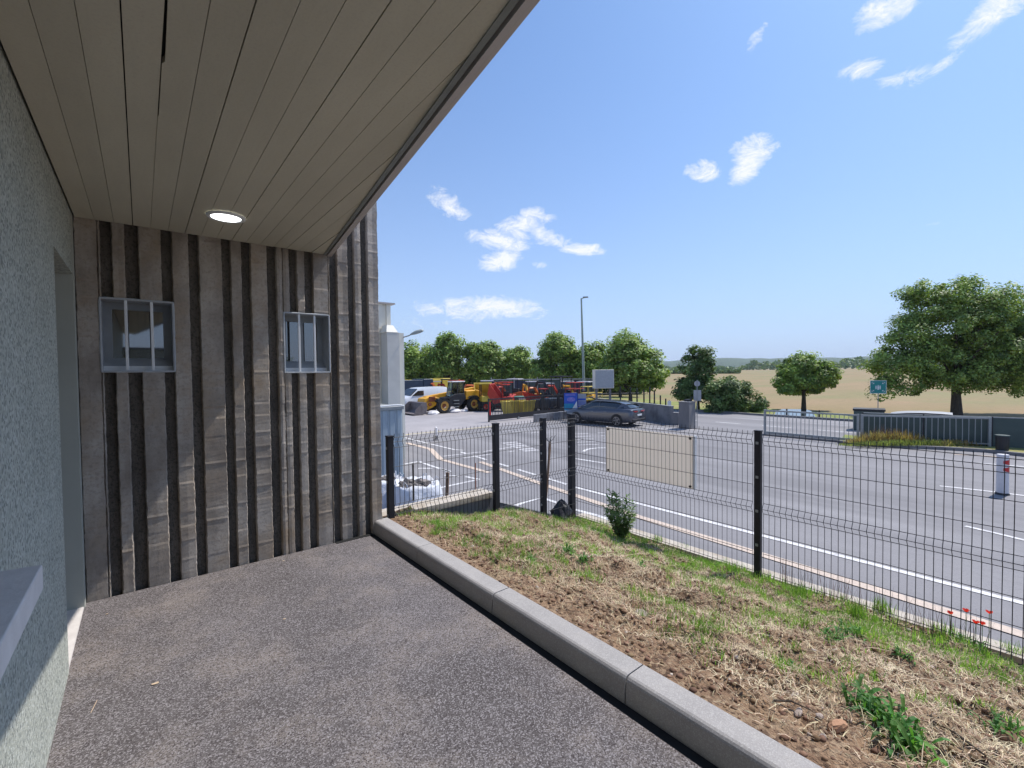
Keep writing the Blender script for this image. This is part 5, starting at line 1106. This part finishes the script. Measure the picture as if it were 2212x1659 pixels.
x, y = pl(1133, 33.6); skip(x, y, .06, 'yel2', 'yellow waste skip behind the bars of the black gate, right one', 1.2, 1.1, 1.05)
x, y = pl(1092, 41); digger(x, y, 3.6, 'red', 'red mini excavator just right of the tipped red skip', 1., 'red')
x, y = pl(1112, 45); digger(x, y, 2.0, 'orange', 'orange mini excavator with pale roof behind the pale green generator', 1.1)
x, y = pl(1121, 38.5); genset(x, y, .2, 'green', 'pale green towed generator above the yellow skips', 1.5, 1.15)
x, y = pl(1138, 38); genset(x, y, .5, 'plasw', 'white towed generator right of the green one', 1.4, 1.1)
x, y = pl(1150, 43); digger(x, y, 1.2, 'yel', 'yellow mini excavator between the generators and the dark loader', 1.)
x, y = pl(1160, 36.5); dumper(x, y, 2.8, 'red', 'small red dumper low behind the middle of the black gate', .3, .85)
x, y = pl(1180, 40); digger(x, y, 2.9, 'orange', 'orange mini excavator left of the dark loader', .95)
x, y = pl(1211, 38); digger(x, y, 1.7, 'blk', 'black mini excavator with a tall dark cab left of the red frame', 1.22, 'blk')
x, y = pl(1190, 34.5); genset(x, y, .1, 'navy', 'dark blue towed compressor low behind the gate', 1.6, 1.2)
x, y = pl(1168, 35); genset(x, y, .1, 'blk', 'black towed compressor low behind the gate, left of the blue one', 1.5, 1.1)
x, y = pl(1242, 37); t = lift(x, y, .3, 'red', 'red access lift with an upright cage above the blue banner', 1.25)
x, y = pl(1225, 42); digger(x, y, 2.5, 'red', 'red mini excavator half behind the red lift', 1.)
x, y = pl(1278, 36); lift(x, y, .1, 'yel2', 'yellow access lift below the left post of the light box sign', .95)
x, y = pl(1262, 40); digger(x, y, 2.0, 'yel', 'yellow mini excavator left of the light box sign', 1.)
x, y = pl(1076, 40); genset(x, y, .2, 'blk', 'black compressor behind the left end of the black gate', 1.5, 1.2)
x, y = pl(985, 46); digger(x, y, 2.0, 'red', 'red mini excavator seen over the bonnet of the telescopic handler', 1.05, 'red')
x, y = pl(965, 47); digger(x, y, 2.6, 'orange', 'brown-orange mini excavator behind the white van roof', 1.1, 'blk')
x, y = pl(942, 48); digger(x, y, 1.0, 'red', 'red mini excavator behind the white van, further left', 1.)
# tipper truck and navy truck behind the van
def truck(x, y, rz, cab_m, bed_m, label):
    t = thing('truck', label, 'truck', (x, y, G), rz)
    b = MB(); b.prism([(2.0,.5),(3.4,.5),(3.45,1.4),(3.2,2.6),(2.0,2.6)], -1.05, 1.05); b.build('cab', cab_m, t, bevel=.06)
    b = MB(); b.prism([(3.47,1.5),(3.24,2.4),(3.22,2.4),(3.43,1.5)], -.9, .9); b.box(2.2, 3.1, 1.055, 1.07, 1.5, 2.3); b.build('window', 'carg', t)
    b = MB(); b.box(-2.8, 1.9, -1.1, 1.1, 1.0, 2.5); b.build('load_bed', bed_m, t, bevel=.03)
    b = MB(); b.box(-2.8, 3.0, -.4, .4, .55, .98); b.build('chassis', 'blk', t)
    for wx in (2.6, -1.2, -2.2):
        for sy in (-1, 1): wheel(t, wx, .92*sy, .48, .28, 'galv', side=sy, hub='blk')
    return t
x, y = pl(866, 45); truck(x, y, .15, 'navy', 'navy', 'dark blue truck body partly hidden behind the warehouse corner')
x, y = pl(912, 49); truck(x, y, .2, 'yel2', 'yel2', 'yellow tipper truck behind the white van')
# pale boulders / sacks by the handler wheels
def boulder(u, v, s_, label, seed):
    p = atz(u, v, G); r = random.Random(seed); b = MB(); n = 9; vs = []
    for j, (zz, rr) in enumerate(((0, .95), (.35, 1), (.75, .75), (.95, .35))):
        for i in range(n): a_ = 2*PI*i/n; q_ = rr*r.uniform(.85, 1.12)*s_; vs.append((q_*1.3*math.cos(a_), q_*math.sin(a_), s_*zz*.8))
    b.add(vs, [(j*n+i, j*n+(i+1) % n, (j+1)*n+(i+1) % n, (j+1)*n+i) for j in range(3) for i in range(n)]+[tuple(3*n+i for i in range(n))]); tag(b.build('boulder', 'plasw', loc=p), label, 'boulder', 'pale boulders around the telescopic handler')
boulder(935, 895, .4, 'pale boulder in front of the handler front wheel', 1); boulder(983, 891, .42, 'largest pale boulder between the handler wheels', 2); boulder(1001, 889.5, .3, 'smaller pale boulder just ahead of the handler rear wheel', 3)
# cars beyond the green panel fence and the dark box
def carsimple(x, y, rz, label, m, low=0.):
    t = thing('parked_car', label, 'car', (x, y, G-low), rz); loft(body, sect, 'body', m, t); loft(gh, gs, 'windows', 'carg', t); loft(roof, [(0,0),(1,0),(1.04,.5),(.96,.9),(0,1.05)], 'roof', m, t)
    for wx in (1.38, -1.42):
        for s_ in (-1, 1): wheel(t, wx, .845*s_, .335, .22, 'chrome', side=s_, rimr=.7, hub='blk')
    return t
q = atdepth(2030, 900, 22.2); carsimple(q.x, q.y, -1.45, 'silver car with only its roof showing above the green panel fence', 'signg', .42)
p = atdepth(1877, 886, 23.5); t = thing('storage_box', 'dark flat-topped box above the left end of the green panel fence', 'box', (p.x, p.y, G), facing(p))
b = MB(); b.box(-.5, .5, -.62, .62, 0, p.z-G-.02); b.build('body', 'gdark', t); b = MB(); b.box(-.55, .55, -.66, .66, p.z-G-.015, p.z-G+.09); b.build('lid', 'blk', t, bevel=.02)
P2 = [atz(u, v, -1.6) for u, v in ((1672, 896.5), (1762, 898), (1752, 886), (1740, 882.5), (1690, 882), (1676, 888))]
b = MB(); b.add([(p.x, p.y, -1.655) for p in P2], [tuple(range(6))]); o = b.build('pond', 'water'); structure(o)
if o.data.polygons[0].normal.z < 0: o.data.flip_normals()
for k in range(7):
    p = Vector((34.6+.15*k, 12.2-1.9*k, -1.69)); b = MB(); b.cyl((0,0,0), (0,0,.45), .06, .05, 8); o = b.build('bollard', 'bark', loc=p)
    tag(o, ['low dark wooden bollard on the far verge, the one nearest the medium tree', 'low dark bollard second from the medium tree along the far verge', 'low dark bollard third from the medium tree', 'low dark bollard fourth from the medium tree', 'low dark bollard fifth from the medium tree', 'low dark bollard sixth from the medium tree', 'low dark bollard farthest from the medium tree'][k], 'bollard', 'bollards along the far verge')
# screen fence at the back of the yard, panel by panel
A = atdepth(1062, 850, 49); Bq = atdepth(1295, 850, 47); d = Bq-A; t = thing('yard_fence', 'long dark screen fence with a pale top rail behind the machines', 'fence', (A.x, A.y, G), math.atan2(d.y, d.x)); ln = d.length; n = int(ln/1.25)
for k in range(n): b = MB(); b.box(k*1.25+.03, k*1.25+1.2, -.02, .02, .2, 2.3); b.build('panel', 'navy' if k % 5 == 2 else 'gdark', t)
for k in range(0, n+1, 2): b = MB(); b.box(k*1.25-.05, k*1.25+.015, -.05, .05, 0, 2.65); b.build('post', 'signg', t)
b = MB(); b.box(0, ln, -.05, .05, 2.36, 2.46); b.build('top_rail', 'signg', t)
# ================================================================== TREES
def crown(ells, nclump, nleaf, ls, seed, clump_r, name, m, parent, droop=.15):
    rg = np.random.default_rng(seed); C0 = []; Cn = []
    wts = np.array([e[2]*e[3]*e[4] for e in ells]); wts = wts/wts.sum()
    for k in range(nclump):
        e = ells[rg.choice(len(ells), p=wts)]; v = rg.normal(size=3); v /= np.linalg.norm(v); 
        r_ = (.35+.65*rg.random()**.45)*.97; C0.append(np.array([e[0], 0 if len(e) < 6 else e[5], e[1]])+v*r_*np.array([e[2], e[4], e[3]])); Cn.append(v)
    C0 = np.array(C0); Cn = np.array(Cn); idx = rg.integers(0, nclump, nleaf); cr = clump_r*rg.uniform(.55, 1.35, nclump)
    v = rg.normal(size=(nleaf, 3)); v /= np.linalg.norm(v, axis=1)[:, None]; q = rg.random(nleaf)**.4
    P = C0[idx]+v*(q*cr[idx])[:, None]*np.array([1, 1, .72])
    nrm = v*.5+Cn[idx]*.4+rg.normal(size=(nleaf, 3))*.42+np.array([0, 0, .75]); nrm /= np.linalg.norm(nrm, axis=1)[:, None]
    a = np.cross(nrm, rg.normal(size=(nleaf, 3))); a /= np.linalg.norm(a, axis=1)[:, None]; b_ = np.cross(nrm, a); s_ = ls*rg.uniform(.55, 1.25, nleaf)[:, None]
    V = np.stack([P-a*s_*.5, P-b_*s_*.34-nrm*s_*.06, P+a*s_*.55-nrm*s_*.1, P+b_*s_*.34-nrm*s_*.06], 1).reshape(-1, 3)
    F = np.arange(nleaf*4).reshape(-1, 4); return raw(name, V, F, m, parent), C0
def tree(u, vb, dep, ells_px, label, seed, leaf='leaf_a', nleaf=9000, ls=.28, trunk_r=.2, group=None, name='broadleaf_tree', nclump=110, cr=.9, lean=0., trunk_top=None, cat='tree', zg=None):
    q = atdepth(u, vb, dep); zg = -1.75 if zg is None else zg; t = thing(name, label, cat, (q.x, q.y, zg), -YAW, group); k = dep/978
    ells = []
    for e in ells_px:   # (cu, cv, ru, rv[, dy])
        cx = (e[0]-u)*k; cz = 1.5-(e[1]-(829.5-25.6-(e[0]-1106)*.0105))*k-zg; ells.append((cx, cz, e[2]*k, e[3]*k, (e[2]+e[3])/2*k*(.9)) + ((e[4],) if len(e) > 4 else ()))
    cro, C0 = crown(ells, nclump, nleaf, ls, seed, cr, 'crown', leaf, t)
    r = random.Random(seed); b = MB(); zc = np.mean([e[1] for e in ells]); zlow = min(e[1]-e[3] for e in ells); fork = max(.8, zlow*1.0+.25) if trunk_top is None else trunk_top
    b.tube([(0, 0, -.3), (0, 0, .1), (lean*.4, 0, fork*.6), (lean, 0, fork)], [trunk_r*1.35, trunk_r*1.1, trunk_r*.85, trunk_r*.72], 9); b.build('trunk', 'bark', t)
    b = MB(); pick = r.sample(range(len(C0)), min(26, len(C0)))
    for i in pick:
        c = Vector(C0[i]); f0 = Vector((lean, 0, fork-.1)); mid = f0.lerp(c, .45)+Vector((0, 0, .12*(c-f0).length)); b.tube([f0, mid, c], [trunk_r*.42, trunk_r*.22, trunk_r*.06], 5)
    b.build('limbs', 'bark', t); return t
gr = 'row of broadleaf trees behind the machine yard'
tree(903, 850, 58, [(905,785,44,46),(880,790,36,44)], 'dark broadleaf tree next to the warehouse corner, leftmost of the row', 11, 'leaf_a', 14000, .32, group=gr)
tree(968, 852, 57, [(962,785,38,46),(972,748,30,28)], 'taller broadleaf tree second from the left in the row', 12, 'leaf_a', 15000, .32, group=gr)
tree(1044, 852, 57, [(1046,782,42,42),(1030,765,28,28)], 'round-topped broadleaf tree third from the left in the row', 13, 'leaf_a', 14000, .32, group=gr)
tree(1118, 852, 58, [(1112,792,42,36),(1120,770,26,20)], 'low broadleaf tree in the dip of the row', 14, 'leaf_a', 11000, .32, group=gr)
tree(1205, 852, 54, [(1206,775,48,50),(1205,745,34,30),(1168,795,22,30),(1240,790,28,38)], 'tall dense broadleaf tree left of the lamp column', 15, 'leaf_a', 22000, .3, group=gr)
tree(1278, 852, 52, [(1276,785,26,42),(1292,760,18,22)], 'narrow broadleaf tree just right of the lamp column', 16, 'leaf_a', 6000, .33, group=gr)
tree(1362, 868, 44, [(1360,790,62,58),(1350,748,42,36),(1412,800,34,44),(1320,795,30,40)], 'largest broad tree behind the light box sign, right end of the row', 17, 'leaf_a', 30000, .27, group=gr, cr=.85, nclump=150)
tree(1340, 860, 57, [(1345,800,50,34)], 'dark tree peeping behind the largest tree of the row', 18, 'leaf_b', 5000, .34, group=gr)
tree(1508, 885, 37, [(1508,772,28,32),(1505,805,34,34),(1500,838,38,28),(1478,845,20,20)], 'slim dark tree rising from the hedge behind the sign pole', 19, 'leaf_b', 14000, .21, cr=.55, nclump=120, trunk_r=.14, name='slim_tree')
tree(1575, 893, 34.5, [(1575,850,46,40),(1612,868,36,28),(1545,858,34,40),(1590,835,34,22)], 'wide rounded dark bush beside the far road', 20, 'leaf_b', 17000, .17, cr=.5, nclump=130, trunk_r=.08, name='bush', cat='bush')
tree(1640, 893, 35.5, [(1642,880,16,16)], 'small light green bush at the right foot of the wide dark bush', 21, 'leaf_c', 1800, .16, cr=.3, nclump=24, trunk_r=.03, name='bush', cat='bush')
tree(1736, 888, 35.7, [(1742,808,62,30),(1738,788,40,22),(1700,830,34,20),(1790,815,28,26),(1745,838,42,14)], 'medium tree with a flat wide crown alone in the field', 22, 'leaf_a', 24000, .2, trunk_r=.17, cr=.55, nclump=130, trunk_top=1.5)
tree(2066, 895, 31, [(2055,700,100,72),(2110,660,80,55),(2160,760,100,78),(2010,640,60,36),(1968,735,62,52),(1930,790,52,44),(2060,790,110,52),(1915,842,34,22),(1990,835,34,26),(2230,720,90,100),(2190,820,60,36),(2050,625,60,26)], 'big spreading tree with a dark short trunk on the right', 23, 'leaf_c', 125000, .17, trunk_r=.30, cr=.66, nclump=720, trunk_top=2.1, lean=-.1)
# trees behind the camera side, seen only in the window reflections
for k, (x, y, s_) in enumerate(((16, -72, 1.2), (30, -70, .9))):
    t = thing('broadleaf_tree', ['broadleaf tree across the road behind the viewer, reflected in the right window', 'second broadleaf tree across the road behind the viewer'][k], 'tree', (x, y, -1.75), 0); crown([(0, 4.2*s_, 2.6*s_, 2.4*s_, 2.6*s_)], 60, 3500, .36, 40+k, .8, 'crown', 'leaf_b', t); b = MB(); b.tube([(0,0,-.2),(0,0,3*s_)], [.25, .16], 8); b.build('trunk', 'bark', t)
# distant woods and hedges
def woods(name, a0, a1, r0, r1, hfun, n, ls, seed, m='leaf_far'):
    rg = np.random.default_rng(seed); az = rg.uniform(a0, a1, n); rr = rg.uniform(r0, r1, n); x = rr*np.sin(az); y = rr*np.cos(az); H = hfun(az)*(.75+.25*np.sin(az*211+seed)*np.sin(az*97))
    zt = np.array([terrain(a, b_) for a, b_ in zip(x, y)]); z = zt+H*rg.random(n)**.6; P = np.stack([x, y, z], 1)
    nrm = rg.normal(size=(n, 3))+np.array([-.3, -.3, .6]); nrm /= np.linalg.norm(nrm, axis=1)[:, None]; a = np.cross(nrm, rg.normal(size=(n, 3))); a /= np.linalg.norm(a, axis=1)[:, None]; b_ = np.cross(nrm, a); s_ = ls*rg.uniform(.6, 1.3, n)[:, None]
    V = np.stack([P-a*s_, P-b_*s_*.7, P+a*s_, P+b_*s_*.7], 1).reshape(-1, 3); o = raw(name, V, np.arange(n*4).reshape(-1, 4), m); o['kind'] = 'stuff'; return o
azu = lambda u: math.atan2(ray(u, 800).x, ray(u, 800).y)
def h1(az):
    f = lambda u, w, h: h*np.clip(1-((az-azu(u))/w)**2, 0, 1)**.4
    return np.maximum.reduce([np.full_like(az, 9.), f(1652, .036, 24), f(1850, .06, 24), f(2000, .1, 20), f(1400, .09, 13), f(2250, .1, 20), f(1100, .15, 14)])
woods('distant_wood', azu(800)-.3, azu(2212)+.7, 640, 700, lambda az: h1(az)*.62, 26000, 1.9, 5)
woods('distant_hedge', azu(1440), azu(1600), 300, 320, lambda az: np.full_like(az, 3.2), 2600, .9, 6, 'leaf_far')
hp = [atdepth(u, 850, 64) for u in (840, 960, 1080, 1200, 1320, 1385)]
rg = np.random.default_rng(8); n = 16000; tt = rg.random(n)*(len(hp)-1); i0 = tt.astype(int); fr = (tt-i0)[:, None]; HP = np.array([[p.x, p.y] for p in hp]); xy = HP[i0]*(1-fr)+HP[i0+1]*fr+rg.normal(size=(n, 2))*.7
z = -1.8+(3.4+.5*np.sin(tt*9)+.4*np.sin(tt*23))*rg.random(n)**.7; P = np.concatenate([xy, z[:, None]], 1); nrm = rg.normal(size=(n, 3))+np.array([-.3, -.5, .7]); nrm /= np.linalg.norm(nrm, axis=1)[:, None]; a = np.cross(nrm, rg.normal(size=(n, 3))); a /= np.linalg.norm(a, axis=1)[:, None]; b_ = np.cross(nrm, a); s_ = .26*rg.uniform(.6, 1.3, n)[:, None]
o = raw('hedge', np.stack([P-a*s_, P-b_*s_*.7, P+a*s_, P+b_*s_*.7], 1).reshape(-1, 3), np.arange(n*4).reshape(-1, 4), 'leaf_b'); o['kind'] = 'stuff'
# blue far hills
rg = np.random.default_rng(2); n = 260; vs = []
for i in range(n):
    az = -1.2+3.6*i/(n-1); hb = 26+14*math.sin(az*5.3+1)+9*math.sin(az*13+.4)+1.5*rg.normal()
    for r_, f_ in ((1500, 0), (1560, .55), (1700, .9), (1950, 1.1), (2300, 1.15)): vs.append((r_*math.sin(az), r_*math.cos(az), terrain(r_*math.sin(az), r_*math.cos(az))-2+hb*f_))
fs = np.array([(i*5+k, (i+1)*5+k, (i+1)*5+k+1, i*5+k+1) for i in range(n-1) for k in range(4)]); o = structure(raw('hills', np.array(vs), fs, 'hill', smooth=True))
# ================================================================== AIR
if HAZE:
    hz = bpy.data.materials.new('thin_air'); hz.use_nodes = True; nn = hz.node_tree.nodes; nn.remove(nn['Principled BSDF']); pv = nn.new('ShaderNodeVolumePrincipled'); pv.inputs['Density'].default_value = HAZE; pv.inputs['Color'].default_value = (.82, .9, 1, 1); pv.inputs['Anisotropy'].default_value = .0
    hz.node_tree.links.new(pv.outputs[0], [x for x in nn if x.type == 'OUTPUT_MATERIAL'][0].inputs['Volume'])
    b = MB(); b.box(-3400, 3400, -3400, 3400, -3, 90); M['haze'] = hz; o = b.build('haze', 'haze'); o['kind'] = 'stuff'
